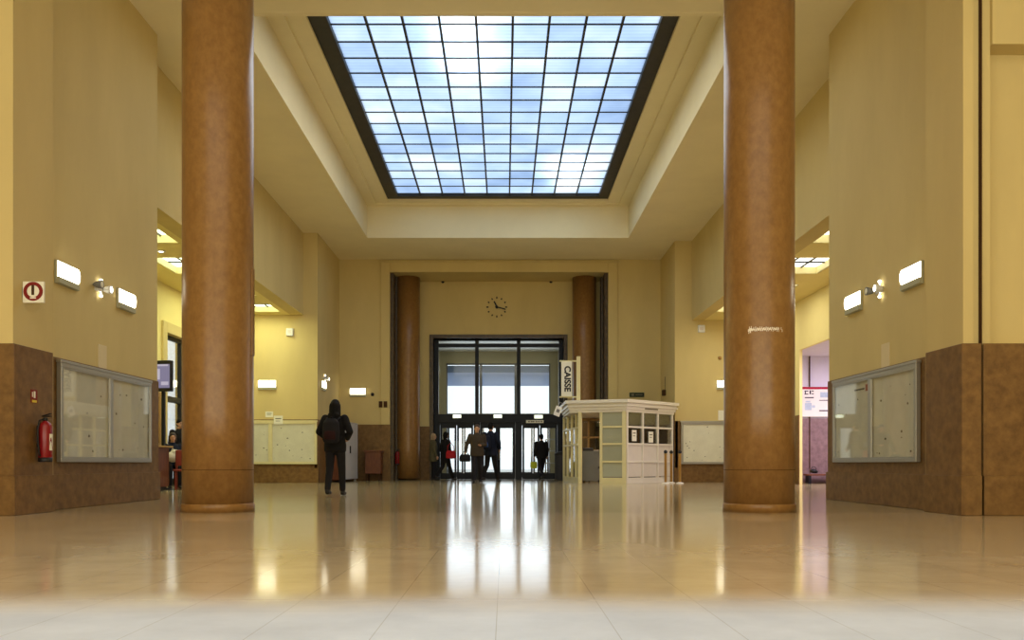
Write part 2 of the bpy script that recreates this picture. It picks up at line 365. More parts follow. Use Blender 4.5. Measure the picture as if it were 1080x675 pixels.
panel_lights = []
for s, side in ((-1, 'left'), (1, 'right')):
    def B(mb, x0, x1, *r): return mb.box(s * x0, s * x1, *r)
    # piers between the entrance zone and the side openings
    b = MB(); B(b, PX, OX + 5, YP, YE, 0, HC)
    if s < 0: B(b, NX, 14, YN, YP + .05, 0, HC)
    else:
        # right: frontal face with a chamfer strip and a shallow niche above the wainscot
        B(b, NX, NX + .12, YN, YP + .05, 0, HC); B(b, NX + .12, NX + .34, YN + .05, YP + .05, 0, HC)
        B(b, NX + .34, 14, YN, YP + .05, 5.46, HC); B(b, NX + .34, 14, YN, YP + .05, 0, WH); B(b, NX + .34, 14, YN + .28, YP + .05, WH, 5.46)
    struct(b, 'wall_' + side, M['plaster'])
    # wainscot and plinth
    b = MB()
    B(b, PX - .025, PX + .1, YP, YE, 0, WH); B(b, PX - .045, PX - .02, YP, YE + .03, .002, .46); B(b, PX, OX, YE, YE + .025, 0, WH)
    B(b, NX - .025, NX, YN, YP + .0, 0, WH); B(b, NX - .045, NX, YN, YP + .01, .002, .46)
    if s < 0: B(b, NX - .025, 14, YN - .025, YN, 0, WH); B(b, NX - .045, 14, YN - .045, YN, .002, .46)
    else:
        B(b, NX - .025, NX + .20, YN - .025, YN, 0, WH); B(b, NX + .225, 14, YN - .025, YN, 0, WH)
        B(b, NX - .045, NX + .20, YN - .045, YN, .002, .46); B(b, NX + .225, 14, YN - .045, YN, .002, .46)
    struct(b, 'trim_2' if s < 0 else 'trim_3', M['stone'], 0.006)
    if s > 0:
        struct(MB().box(NX + .206, NX + .218, YN - .006, YN + .06, 0, HC), 'trim_4', M['seam'])
    yf = YF if s < 0 else YFR
    px_, lx = (PX, LX) if s < 0 else (PX + .06, LX + .16)
    # lintel wall over the opening
    b = MB(); B(b, lx, lx + .4, YE, yf, HS, HC); struct(b, 'wall_' + side, M['plaster'])
    # side-hall ceiling with its recessed light boxes
    pan = [(16.8, 18.5), (19.8, 21.5), (22.75, 24.3), (25.5, 26.9)]
    b = MB(); B(b, lx + .399, 6.69, YE, yf, HS, HS + .3); B(b, 7.9, OX + .3, YE, yf, HS, HS + .3)
    e = YE
    for y0, y1 in pan: B(b, 6.69, 7.9, e, y0, HS, HS + .3); e = y1
    B(b, 6.69, 7.9, e, yf, HS, HS + .3)
    struct(b, 'ceiling', M['hall'])
    for i, (y0, y1) in enumerate(pan):
        t = thing('ceiling_light', 'glowing recessed ceiling panel in the %s side hall, %s' % (side, ('nearest of its row', 'second from the front of its row', 'third from the front of its row', 'farthest of its row')[i]),
                  'ceiling light', (s * 7.295, (y0 + y1) / 2, HS + .3), 0, 'luminous ceiling panels')
        hw, hl = .605, (y1 - y0) / 2
        f = MB()
        for x0, x1, q0, q1 in ((-hw, -hw + .03, -hl, hl), (hw - .03, hw, -hl, hl), (-hw, hw, -hl, -hl + .03), (-hw, hw, hl - .03, hl)): f.box(x0, x1, q0, q1, -.29, 0)
        f.build('frame', M['cream'], t)
        MB().box(-hw + .03, hw - .03, -hl + .03, hl - .03, -.12, -.10).build('diffuser', M['panel_light' if s < 0 else 'panel_light_r'], t)
        f = MB()
        for x in (-.2, .2): f.box(x - .02, x + .02, -hl + .03, hl - .03, -.15, -.12)
        for y in (-hl / 3, hl / 3): f.box(-hw + .03, hw - .03, y - .02, y + .02, -.15, -.12)
        f.build('grid', M['dark'], t)
        panel_lights.append((s, (y0 + y1) / 2, y1 - y0))
    # end wall block of the side hall (also forms the hall wall up to the rear wall)
    b = MB(); B(b, px_, OX + 1.5, yf, YB, 0, HC); struct(b, 'wall_' + side, M['plaster'])
    b = MB(); B(b, px_ - .025, px_ + .1, yf - .025, YB, 0, WH); B(b, px_ - .04, OX, yf - .045, yf + .1, 0, .46); B(b, px_, OX, yf - .025, yf, 0, WH); B(b, px_ - .04, px_ + .1, yf, YB, 0, .46)
    struct(b, 'trim_5' if s < 0 else 'trim_6', M['stone'], 0.006)
    # rear wall beside the portal
    b = MB(); B(b, 3.88, OX + 1, YB, YB + 1.7, 0, HC); struct(b, 'wall_back', M['plaster'])
    b = MB(); B(b, 4.2, px_, YB - .025, YB, 0, WH); B(b, 4.2, px_, YB - .045, YB, 0, .46); struct(b, 'trim_7' if s < 0 else 'trim_8', M['stone'], .006)
    # dark stone reveal beside the rear column
    b = MB(); B(b, 3.76, 3.88, YB + .12, YB + 1.6, 0, 7.4); B(b, 3.70, 3.76, YB + .7, YB + 1.0, 0, 7.4); struct(b, 'trim_9' if s < 0 else 'trim_10', M['stone_dark'])

# outer walls of the side halls
dl0, dl1, dlt = 22.75, 25.6, 4.02         # tall door, left
b = MB().box(-OX - .3, -OX, YE, dl0, 0, HS).box(-OX - .3, -OX, dl1, YF, 0, HS).box(-OX - .3, -OX, dl0, dl1, dlt, HS)
struct(b, 'wall_left', M['hall'])
cr0, cr1, crt = 20.2, 25.0, 3.86             # opening to the corridor, right
b = MB().box(OX, OX + .08, YE, cr0, 0, HS).box(OX, OX + .08, cr1, YFR, 0, HS).box(OX, OX + .08, cr0, cr1, crt, HS)
struct(b, 'wall_right', M['hall'])
struct(MB().box(OX - .025, OX, YE, cr0, 0, WH).box(OX - .025, OX, cr1, YFR, 0, WH), 'trim_11', M['stone'])
struct(MB().box(-OX, -OX + .025, YE, 19.0, 0, WH).box(-OX, -OX + .025, dl1 + .25, YF, 0, WH), 'trim_12', M['stone'])
# corridor beyond the right side hall
struct(MB().box(OX + .08, 13.9, 26.8, 27.1, 0, 4.0).box(13.6, 13.9, YE, 26.8, 0, 4.0), 'wall_right', M['violet'])
struct(MB().box(OX + .08, 13.9, YE, 27.1, crt + .04, 4.2), 'ceiling', M['violet'])
struct(MB().box(OX + .08, 13.6, 26.77, 26.8, 0, WH).box(OX + .08, 13.6, 26.75, 26.8, 0, .46), 'trim_13', M['violet_stone'])
struct(MB().box(Xp(854, 26.76) - .012, Xp(854, 26.76) + .012, 26.745, 26.8, 0, 3.9), 'trim_14', M['seam'])
# zone nearest the camera: side and rear walls
struct(MB().box(-14.3, -14, -7, YP, 0, HC), 'wall_left', M['plaster'])
struct(MB().box(14, 14.3, -7, YP, 0, HC), 'wall_right', M['plaster'])
struct(MB().box(-14.3, 14.3, -7.3, -7, 0, HC), 'wall_front', M['plaster'])

# rear wall with the portal: recessed wall, door opening
YR = 32.6
ox0, ox1, otop = Xp(457, YR), Xp(594.5, YR), 5.28
b = MB().box(-3.88, ox0, YR, YR + .7, 0, HC).box(ox1, 3.88, YR, YR + .7, 0, HC).box(ox0, ox1, YR, YR + .7, otop, HC).box(-3.88, 3.88, YB, YR, 7.4, HC)
struct(b, 'wall_back', M['plaster'])
b = MB()
b.box(-4.21, -3.88, YB - .05, YB + .02, 0, 7.76).box(3.88, 4.21, YB - .05, YB + .02, 0, 7.76).box(-3.88, 3.88, YB - .05, YB + .02, 7.40, 7.76)
b.box(-4.26, 4.26, YB - .08, YB, 7.76, 7.80)
struct(b, 'trim_15', M['plaster'], .012)
struct(MB().box(-4.22, -3.87, YB - .06, YB, 0, WH).box(3.87, 4.22, YB - .06, YB, 0, WH), 'trim_16', M['stone'])
b = MB().box(ox0 - .14, ox0, YR - .06, YR + .5, 0, otop + .14).box(ox1, ox1 + .14, YR - .06, YR + .5, 0, otop + .14).box(ox0, ox1, YR - .06, YR + .5, otop, otop + .14)
struct(b, 'trim_17', M['stone_dark'], .01)
struct(MB().box(-3.76, ox0 - .14, YR - .025, YR, 0, WH).box(ox1 + .14, 3.76, YR - .025, YR, 0, WH), 'trim_18', M['stone'])

# ------------------------------------------------------------------ columns
def column(label, X, Y, top, r, base, n=64):
    t = thing('column', label, 'column', (X, Y, 0))
    MB().lathe((0, 0, 0), [(r * 1.0, .06), (r, 1.2), (r, 3), (r, 5), (r, top)], n).build('shaft', M['column'], t)
    if base:
        MB().lathe((0, 0, 0), [(r + .013, 0), (r + .013, .085), (r + .008, .10), (r + .004, .105)], n).build('base_ring', M['column'], t)
        MB().lathe((0, 0, 0), [(r + .0015, .52), (r + .0015, .526)], n, caps=False).build('joint_line', M['seam'], t)
    return t
colL = column('thick polished orange-brown stone column left of centre in the foreground', -3.42, 11.0, HC, .432, True)
colR = column('thick polished orange-brown stone column right of centre, with a white scrawl on it', 3.40, 11.0, HC, .432, True)
column('stone column beside the entrance doors, left one in the rear portal', Xp(430.5, 32), 31.95, 7.4, .43, False)
column('stone column beside the entrance doors, right one in the rear portal behind the kiosk', Xp(616, 32), 31.95, 7.4, .43, False)
# scrawl on the right column: wraps the shaft just above its surface
def scrawl():
    b = MB(); r = .4335; z0 = Zp(347, 10.57) ; k = 60
    for i in range(k):
        u = i / (k - 1); a = -PI / 2 + (-.62 + 1.0 * u)
        zz = z0 + .012 * math.sin(i * 1.9) + .006 * math.sin(i * 3.7) + (-.008 if i < 6 else 0)
        h = .030 if 3 <= i <= 7 else (.011 + .006 * abs(math.sin(i * 1.3)))
        if i in (0, 1, 54, 55, 56, 58): continue
        a2 = a + 1.0 / (k - 1)
        b.face([(r * math.cos(a), r * math.sin(a), zz - h), (r * math.cos(a2), r * math.sin(a2), zz - h * .8), (r * math.cos(a2), r * math.sin(a2), zz + h), (r * math.cos(a), r * math.sin(a), zz + h)])
    o = b.build('scrawl', M['chalk'], colR); o['label'] = 'white scribbled marks'
scrawl()
# narrow strip on the right flank of the left column
o = MB().box(.405, .445, -.04, .06, Zp(375, 11), Zp(283, 11)).build('mounting_strip', M['column'], colL, .004)

# ------------------------------------------------------------------ entrance glazing (window_2) and doors
YD = 33.0
zt = 5.28; z_tr0, z_tr1 = Zp(445.5, YD), Zp(437, YD)
b = MB()
xm = [Xp(p, YD) for p in (460.5, 503, 547, 591.5)]
wm = [.075, .07, .07, .075]
for x, w in zip(xm, wm): b.box(x - w, x + w, YD - .06, YD + .06, z_tr1, zt)
b.box(ox0, ox1, YD - .05, YD + .05, Zp(366.5, YD), Zp(362.5, YD))
b.box(ox0, ox1, YD - .02, YD + .04, zt - .04, zt).box(ox0, ox0 + .03, YD - .03, YD + .03, z_tr1, zt).box(ox1 - .03, ox1, YD - .03, YD + .03, z_tr1, zt)
win2 = struct(b, 'window_2', M['dark'])
MB().box(ox0 + .02, ox1 - .02, YD - .006, YD + .006, z_tr1, zt - .03).build('panes', M['clear'], win2)
b = MB().box(ox0, ox1, YD - .13, YD + .13, z_tr0, z_tr1)
for x, w in zip(xm, (.13, .12, .12, .13)): b.box(x - w, x + w, YD - .10, YD + .10, 0, z_tr0)
b.box(ox0, xm[0], YD - .05, YD + .05, 0, z_tr0).box(xm[3], ox1, YD - .05, YD + .05, 0, z_tr0)
struct(b, 'trim_19', M['dark'])
def leaf(parent, x0, x1, y, z1, hs, handle=True, rail=.24):
    b = MB(); w = .075
    b.box(x0, x0 + w, y - .03, y + .03, .01, z1).box(x1 - w, x1, y - .03, y + .03, .01, z1).box(x0 + w, x1 - w, y - .03, y + .03, .01, rail).box(x0 + w, x1 - w, y - .03, y + .03, z1 - .12, z1)
    l = b.build('door_leaf', M['dark'], parent)
    MB().box(x0 + w, x1 - w, y - .005, y + .005, rail, z1 - .12).build('pane', M['clear'], l)
    if handle:
        hx = x1 - w / 2 if hs > 0 else x0 + w / 2
        MB().tube([(hx, y - .03, .75), (hx, y - .09, .78), (hx, y - .09, 1.42), (hx, y - .03, 1.45)], .016).build('door_handle', M['alu'], l)
    return l
for k in range(3):
    x0, x1 = xm[k] + .13, xm[k + 1] - .13
    d = MB().box(x0, x1, YD - .05, YD + .05, z_tr0 - .10, z_tr0); d = struct(d, 'door_%d' % (k + 1), M['dark'])
    m_ = (x0 + x1) / 2
    leaf(d, x0 + .01, m_ - .01, YD, z_tr0 - .10, 1); leaf(d, m_ + .01, x1 - .01, YD, z_tr0 - .10, -1)
# porch between the inner and outer doors
YO = 37.0
px0, px1, ptop = Xp(470.5, YO), Xp(580.5, YO), Zp(383, YO)
b = MB().box(-4, px0, YO, YO + .4, 0, 6.4).box(px1, 4, YO, YO + .4, 0, 6.4).box(px0, px1, YO, YO + .4, ptop, 6.4)
struct(b, 'wall_back', M['facade'])
struct(MB().box(-4.2, -2.58, YR + .7, YO + .4, 0, 6.4).box(2.47, 4.2, YR + .7, YO + .4, 0, 6.4), 'wall_back', M['white'])
struct(MB().box(-4.2, 4.2, YR + .7, YO + .4, 5.36, 5.7), 'ceiling', M['white'])
b = MB()
xo = [px0 + (px1 - px0) * t for t in (0, .333, .667, 1)]
for x in xo: b.box(x - .05, x + .05, YO + .1, YO + .2, 0, ptop)
b.box(px0, px1, YO + .1, YO + .2, ptop - .06, ptop).box(px0, px1, YO + .08, YO + .22, Zp(444, YO), Zp(436, YO))
w3 = struct(b, 'window_3', M['greyp'])
MB().box(px0, px1, YO + .14, YO + .15, 2.7, ptop).build('panes', M['clear'], w3)
for k in range(3):
    x0, x1 = xo[k] + .06, xo[k + 1] - .06; m_ = (x0 + x1) / 2
    d = struct(MB().box(x0, x1, YO + .1, YO + .2, Zp(444, YO) - .06, Zp(444, YO)), 'door_%d' % (k + 4), M['dark'])
    leaf(d, x0, m_ - .01, YO + .15, Zp(444, YO) - .06, 1); leaf(d, m_ + .01, x1, YO + .15, Zp(444, YO) - .06, -1)
# canopy outside
cn = MB().box(-6, 6, YO + .4, 43.8, 4.5, 4.8).build('entrance_canopy', M['canopy']); tag(cn, 'blue-grey flat canopy outside above the outer doors', 'canopy')
# emergency lights over the doors
for i, (px, py, w) in enumerate(((482, 439, 8), (525, 439, 8), (568, 439.5, 7.5))):
    t = thing('emergency_light', 'lit emergency sign above the %s bay of the inner entrance doors' % ('left', 'middle', 'right')[i], 'emergency light', (Xp(px, YD - .2), YD - .13, Zp(py, YD - .2)), 0, 'lit signs over the inner doors')
    MB().box(-.17, .17, -.06, 0, -.075, .075).build('housing', M['white'], t, .008)
    MB().box(-.145, .145, -.066, -.058, -.055, .055).build('diffuser', M['exitlit'], t)
for i, px in enumerate((491, 562)):
    t = thing('emergency_light', 'small lit emergency sign above the outer doors, on the %s' % ('left', 'right')[i], 'emergency light', (Xp(px, YO), YO + .08, Zp(447, YO)), 0, 'lit signs over the outer doors')
    MB().box(-.13, .13, -.06, 0, -.065, .065).build('housing', M['white'], t, .008)
    MB().box(-.11, .11, -.066, -.058, -.05, .05).build('diffuser', M['exitlit'], t)
t = thing('hanging_sign', 'long pale sign hanging below the right emergency light at the doors', 'sign', (Xp(564, 32.8), YD - .26, Zp(444.6, 32.7)))
MB().box(-.33, .33, -.02, .0, -.055, .055).build('sign_panel', M['paper'], t, .004)
b = MB()
for x in (-.25, -.15, -.08, .03, .12, .22): b.box(x, x + .06, -.024, -.019, -.02, .02)
b.build('lettering', M['print_faint'], t)
MB().tube([(-.25, 0, .05), (-.25, 0, .16)], .006).tube([(.25, 0, .05), (.25, 0, .16)], .006).build('hanger', M['dark'], t)

# ------------------------------------------------------------------ wall lamps
def wall_lamp(label, loc, rz, first=[None]):
    if first[0] is None:
        t = thing('wall_lamp', label, 'wall lamp', loc, rz, 'rectangular wall lamps')
        # local: wall plane at y = 0, room towards -y
        MB().box(-.29, .29, -.035, 0, -.17, .135).build('back_plate', M['lampbody'], t, .006)
        b = MB(); n = 9; pr = []
        for i in range(n):
            a = PI * i / (n - 1); pr.append((-.035 - .035 * math.sin(a), .02 + .105 * math.cos(a)))
        for q0, q1 in zip(pr, pr[1:]):
            b.face([(-.27, q0[0], q0[1]), (.27, q0[0], q0[1]), (.27, q1[0], q1[1]), (-.27, q1[0], q1[1])], True)
        for x in (-.27, .27): b.face([(x, y, z) for y, z in pr])
        b.build('diffuser', M['lamp'], t)
        MB().box(-.28, .28, -.06, -.03, -.165, -.085).build('lower_cover', M['lampbody'], t, .005)
        first[0] = t; return t
    return dup(first[0], loc, rz, label)
RL, RR = -PI / 2, PI / 2     # facing +X (left wall) / -X (right wall)
def on_left(px, X=-PX): return (X, Yw(px, X))
zl = 3.13
wall_lamp('lit rectangular lamp on the left pier, nearer one beside the red ring sign', (-PX, 11.66, zl), RR)
wall_lamp('lit rectangular lamp on the left pier, farther one near the pier edge', (-PX, 13.48, zl), RR)
wall_lamp('lit rectangular lamp on the right pier, nearer one', (PX, 11.70, zl), RL)
wall_lamp('lit rectangular lamp on the right pier, farther one near the side hall', (PX, 13.65, zl), RL)
wall_lamp('lit rectangular lamp on the yellow end wall of the left side hall', (Xp(282, YF), YF, Zp(405.5, YF)), 0)
wall_lamp('lit lamp on the hall wall right behind the walking woman, below a floodlight', (-PX, 28.2, zl), RR)
wall_lamp('lit rectangular lamp on the rear wall above the grey-white cabinet', (Xp(377.5, YB), YB, Zp(413.5, YB)), 0)
wall_lamp('lit rectangular lamp on the end wall of the right side hall beside the column', (Xp(765, YFR), YFR, Zp(405.5, YFR)), 0)
def flood(label, loc, rz, first=[None]):
    if first[0] is None:
        t = thing('emergency_floodlight', label, 'floodlight', loc, rz, 'twin-head emergency floodlights'); t.scale = (.8, .8, .8)
        MB().box(-.10, .10, -.06, 0, -.06, .06).build('battery_box', M['white'], t, .008)
        for x, z, q in ((.17, 0.0, 'lit'), (-.20, .02, 'off')):
            h = MB().lathe((x, -.14, z), [(.03, .10), (.055, .05), (.075, -.03), (.078, -.05)], 20, 'y').build('lamp_head', M['greyp'] if q == 'off' else M['white'], t)
            MB().lathe((x, -.14, z), [(.07, -.045), (.04, -.056), (.008, -.06)], 20, 'y').build('lens', M['spot'] if q == 'lit' else M['paper'], h)
        MB().tube([(-.2, -.03, .02), (-.1, -.03, .01)], .014).tube([(.1, -.03, 0), (.17, -.04, 0)], .014).build('bracket', M['greyp'], t)
        MB().tube([(.06, -.04, .06), (.06, -.05, .13)], .012).ball((.06, -.05, .145), .03, 10).tube([(.06, -.04, -.06), (.06, -.05, -.11)], .012).ball((.06, -.05, -.13), .03, 10).build('side_bulb', M['spot'], t)
        first[0] = t; return t
    return dup(first[0], loc, rz, label)
flood('small twin floodlight between the two lamps on the left pier', (-PX, 12.56, 3.13), RR)
flood('small twin floodlight between the two lamps on the right pier', (PX, 12.72, 3.13), RL)
flood('small floodlight on the hall wall just above the walking woman', (-PX, 28.35, 3.36), RR)

# ------------------------------------------------------------------ display cases
def case(label, w, h, loc, rz, marks=0, sd=1, fm='alu'):
    t = thing('display_case', label, 'display case', loc, rz, 'glazed double display cases')     # origin: bottom centre at wall, room towards -y
    b = MB(); f = .055; d = .065
    b.box(-w / 2, w / 2, -d, 0, 0, f).box(-w / 2, w / 2, -d, 0, h - f, h).box(-w / 2, -w / 2 + f, -d, 0, f, h - f).box(w / 2 - f, w / 2, -d, 0, f, h - f).box(-.045, .045, -d, 0, f, h - f)
    b.box(-w / 2 - .02, w / 2 + .02, -d - .006, 0, h, h + .04)
    b.build('frame', M[fm], t, .006)
    bb = MB().box(-w / 2 + f, -.045, -.03, -.005, f, h - f).box(.045, w / 2 - f, -.03, -.005, f, h - f).build('backboard', M['board'], t)
    rnd = random.Random(sd)
    if marks:
        b = MB()
        for i in range(marks):
            x = rnd.uniform(-w / 2 + .15, w / 2 - .15); z = rnd.uniform(.12, h - .15); q = rnd.uniform(.006, .02)
            if abs(x) < .09: continue
            b.box(x - q, x + q * rnd.uniform(.5, 1.6), -.034, -.029, z - q * .6, z + q)
        b.build('marks', M['print_faint'], bb)
    for x0, x1 in ((-w / 2 + f, -.045), (.045, w / 2 - f)):
        q = MB(); q.face([(x0, -.053, f), (x1, -.053, f), (x1, -.053, h - f), (x0, -.053, h - f)]); p = q.build('glass_door', M['case_glass'], t)
        MB().box(x0, x1, -.060, -.048, f, f + .018).box(x0, x1, -.060, -.048, h - f - .018, h - f).box(x0, x0 + .018, -.060, -.048, f, h - f).box(x1 - .018, x1, -.060, -.048, f, h - f).build('door_frame', M[fm], p)
    return t
case('glazed double display case on the left pier beside the fire extinguisher', 2.92, 1.30, (-PX + .03, 12.83, .62), RR, 14, 3)
cR = case('glazed double display case on the right pier with faint red print in its top corner', 2.92, 1.30, (PX - .03, 12.90, .62), RL, 18, 5)
MB().box(-.62, -.26, -.035, -.03, 1.10, 1.125).build('printed_heading', M['print_faint'], cR)
MB().box(-.21, -.09, -.036, -.03, 1.07, 1.17).build('red_emblem', mat('faded_red_print', rgb(186, 120, 100), .8, .2), cR)
case('cream glazed double display case on the end wall of the left side hall', 2.9, 1.33, (Xp(286, YF), YF - .03, Zp(489.5, YF)), 0, 26, 7, 'cream')
case('white glazed display case on the end wall of the right side hall beside the kiosk', 2.95, 1.36, (Xp(718, YFR) + 1.47, YFR - .03, Zp(489.5, YFR)), 0, 20, 9, 'alu')

# ------------------------------------------------------------------ small wall things
def slab(name, label, cat, w, h, d, loc, rz, m, bev=.004):
    t = thing(name, label, cat, loc, rz); MB().box(-w / 2, w / 2, -d, 0, -h / 2, h / 2).build('body', m, t, bev); return t
# paler painted cover strips above the cases
o = MB().box(-.13, .13, -.012, 0, 0, .36).build('cover_plate', M['patch']); o.location = (-PX, 12.72, 1.97); o.rotation_euler = (0, 0, RR); tag(o, 'pale painted cover strip on the left pier above the display case', 'cover plate')
o = MB().box(-.13, .13, -.012, 0, 0, .36).build('cover_plate', M['patch']); o.location = (PX, 12.55, 1.97); o.rotation_euler = (0, 0, RL); tag(o, 'pale painted cover strip on the right pier above the display case', 'cover plate')
# ring sign projecting from the left pilaster
Ys = 10.28; t = thing('ring_sign', 'square white sign with a dark red ring projecting from the left pilaster', 'sign', (Xp(35, Ys), Ys, Zp(308, Ys)))
MB().box(-.125, .125, 0, .03, -.125, .125).build('sign_panel', M['paper'], t, .004)
b = MB(); n = 40
for i in range(n):
    a, c = 2 * PI * i / n, 2 * PI * (i + 1) / n
    b.face([(.116 * math.cos(a), -.003, .008 + .112 * math.sin(a)), (.116 * math.cos(c), -.003, .008 + .112 * math.sin(c)), (.072 * math.cos(c), -.003, .01 + .070 * math.sin(c)), (.072 * math.cos(a), -.003, .01 + .070 * math.sin(a))])
b.build('red_ring', M['redp'], t)
text_mesh('numeral', '1', .15, M['seam'], t, Matrix.Translation((-.003, -.004, .018)) @ Matrix.Rotation(PI / 2, 4, 'X'), .004, .008)
MB().box(-.035, .035, -.006, -.002, -.078, -.062).build('small_print', M['paper'], t)
MB().box(-.135, -.10, .01, .03, -.06, .06).build('bracket', M['greyp'], t)
# extinguishers
def extinguisher(label, loc, rz):
    t = thing('fire_extinguisher', label, 'fire extinguisher', loc, rz)           # room towards -y, origin at wall, bottom
    MB().lathe((0, -.10, 0), [(.070, .03), (.078, .045), (.078, .42), (.066, .465), (.03, .49), (.025, .50)], 28).build('cylinder', M['red'], t)
    MB().lathe((0, -.10, 0), [(.074, 0), (.079, .01), (.079, .055)], 28).build('base_cap', M['black'], t)
    MB().lathe((0, -.10, 0), [(.026, .495), (.028, .53), (.018, .54)], 16).box(-.012, .012, -.19, -.06, .545, .560).beam((0, -.05, .555), (0, -.19, .585), .022, .012).build('valve', M['black'], t)
    MB().tube([(-.02, -.10, .52), (-.09, -.11, .50), (-.118, -.11, .40), (-.115, -.11, .25), (-.10, -.11, .12), (-.085, -.11, .07)], .011, 8).build('hose', M['black'], t)
    b = MB()
    for i in range(8):
        a, c = [-PI / 2 + (-.15 + 1.15 * k / 8) for k in (i, i + 1)]
        b.face([(.0795 * math.cos(a), -.10 + .0795 * math.sin(a), .14), (.0795 * math.cos(c), -.10 + .0795 * math.sin(c), .14), (.0795 * math.cos(c), -.10 + .0795 * math.sin(c), .34), (.0795 * math.cos(a), -.10 + .0795 * math.sin(a), .34)])
    l = b.build('label_panel', M['paper'], t)
    b = MB()
    for i in range(8):
        a, c = [-PI / 2 + (-.1 + 1.05 * k / 8) for k in (i, i + 1)]
        z0 = .22 + .06 * math.sin(i * .9); z1 = .22 + .06 * math.sin((i + 1) * .9)
        b.face([(.081 * math.cos(a), -.10 + .081 * math.sin(a), z0 - .022), (.081 * math.cos(c), -.10 + .081 * math.sin(c), z1 - .022), (.081 * math.cos(c), -.10 + .081 * math.sin(c), z1 + .022), (.081 * math.cos(a), -.10 + .081 * math.sin(a), z0 + .022)])
    b.build('swoosh', M['red'], l)
    MB().box(-.05, .05, -.025, 0, .18, .22).box(-.05, .05, -.025, 0, .40, .44).build('wall_bracket', M['black'], t)
    return t
extinguisher('red fire extinguisher on the left pilaster beside the display case', (-NX + .025, 10.62, .62), RR - .35)
extinguisher('small distant red fire extinguisher in the dark niche left of the rear column', (-3.757, 31.35, .55), RR)
t = thing('extinguisher_sign', 'small red, white and yellow sign above the near fire extinguisher', 'sign', (-NX + .026, 10.50, Zp(418, 10.50)), RR)
MB().box(-.07, .07, -.006, 0, -.08, .08).build('sign_panel', M['redp'], t)
MB().box(-.015, .02, -.009, -.005, -.02, .06).box(-.05, -.035, -.009, -.005, -.01, .05).build('pictogram', M['paper'], t)
MB().box(-.05, .05, -.009, -.005, -.075, -.045).build('yellow_band', M['yellowp'], t)
# clock
Yk = YR; t = thing('wall_clock', 'wall clock of separate dark hour marks above the entrance doors', 'clock', (Xp(524, Yk), Yk, Zp(324, Yk)))
for h in range(12):
    a = PI / 2 - 2 * PI * h / 12; r = .35; L_ = .06 if h % 3 else .075
    MB().beam((math.cos(a) * (r - L_ / 2), -.02, math.sin(a) * (r - L_ / 2)), (math.cos(a) * (r + L_ / 2), -.02, math.sin(a) * (r + L_ / 2)), .045, .03, (0, 1, 0)).build('hour_mark', M['black'], t)
MB().beam((.03, -.05, -.05), (-.10, -.05, .21), .055, .012, (0, 1, 0)).build('hour_hand', M['black'], t)
MB().beam((-.06, -.065, .02), (.33, -.065, -.09), .04, .012, (0, 1, 0)).build('minute_hand', M['black'], t)
MB().lathe((0, 0, 0), [(.05, 0), (.05, -.075), (.02, -.08)], 20, 'y').build('hub', M['black'], t)
for i, px in enumerate((467, 581)):
    t = thing('detector', 'small dark detector high on the portal wall, %s of the clock' % ('left', 'right')[i], 'detector', (Xp(px, YR), YR, Zp(297, YR)), 0)
    MB().lathe((0, 0, 0), [(.06, 0), (.06, -.05), (.035, -.08), (.02, -.1)], 16, 'y').build('body', M['black'], t)
for lab, px, py, Y in (('white alarm box on the yellow end wall of the left side hall', 306, 350.5, YF), ('white alarm box on the end wall of the right side hall', 739.5, 347, YFR)):
    t = thing('alarm_box', lab, 'alarm', (Xp(px, Y), Y, Zp(py, Y)))
    MB().box(-.11, .11, -.09, .02, -.12, .12).build('housing', M['white'], t, .02)
    MB().box(-.06, .06, -.095, -.088, -.05, .06).build('grille', M['panel'], t)
t = thing('wall_sensor', 'tiny dark round sensor below the alarm box in the right side hall', 'sensor', (Xp(759, YFR), YFR, Zp(377.5, YFR))); MB().lathe((0, 0, 0), [(.06, 0), (.055, -.04), (.02, -.05)], 16, 'y').build('body', M['oak'], t)
t = thing('wall_sensor', 'small dark round sensor beside the lamp on the left of the rear wall', 'sensor', (Xp(393, YB), YB, Zp(416, YB))); MB().lathe((0, 0, 0), [(.06, 0), (.055, -.04), (.02, -.05)], 16, 'y').build('body', M['black'], t)
for i, px in enumerate((401.5, 406.5)):
    slab('switch_plate', 'small dark switch plate on the left portal frame, %s of the pair' % ('left', 'right')[i], 'switch', .13, .22, .02, (Xp(px, YB - .05), YB - .05, Zp(426.5, YB - .05)), 0, M['seam'])
t = slab('exit_sign', 'unlit dark green exit sign on the rear wall above the kiosk', 'sign', .52, .16, .05, (Xp(671.5, YB), YB, Zp(416.5, YB)), 0, M['green'])
MB().box(-.2, -.1, -.053, -.049, -.04, .04).box(-.05, .2, -.053, -.049, -.015, .015).build('pictogram', M['print_faint'], t)
t = thing('wall_speaker', 'small dark speaker on a cable on the hall wall right of the exit sign', 'speaker', (PX + .06, Yw(702, PX + .06), Zp(410, 29)), RL)
MB().box(-.09, .09, -.12, 0, -.15, .05).build('housing', M['seam'], t, .02); MB().tube([(0, -.02, .04), (0, -.015, .5)], .008).build('cable', M['seam'], t)
for lab, px, py, w, h in (('larger square paper notice pinned over the top edge of the left hall display case', 293.5, 443, .28, .27), ('smaller paper notice above the left hall display case', 284, 437, .24, .18)):
    Y = YF - (.103 if w > .25 else .0)
    t = thing('paper_notice', lab, 'notice', (Xp(px, Y), Y, Zp(py, Y))); MB().box(-w / 2, w / 2, -.006, .004, -h / 2, h / 2).build('sheet', M['paper'], t)
    MB().box(-w * .32, w * .32, -.008, -.005, h * .1, h * .22).box(-w * .3, w * .2, -.008, -.005, -h * .15, -h * .08).build('print', M['print_faint'], t)
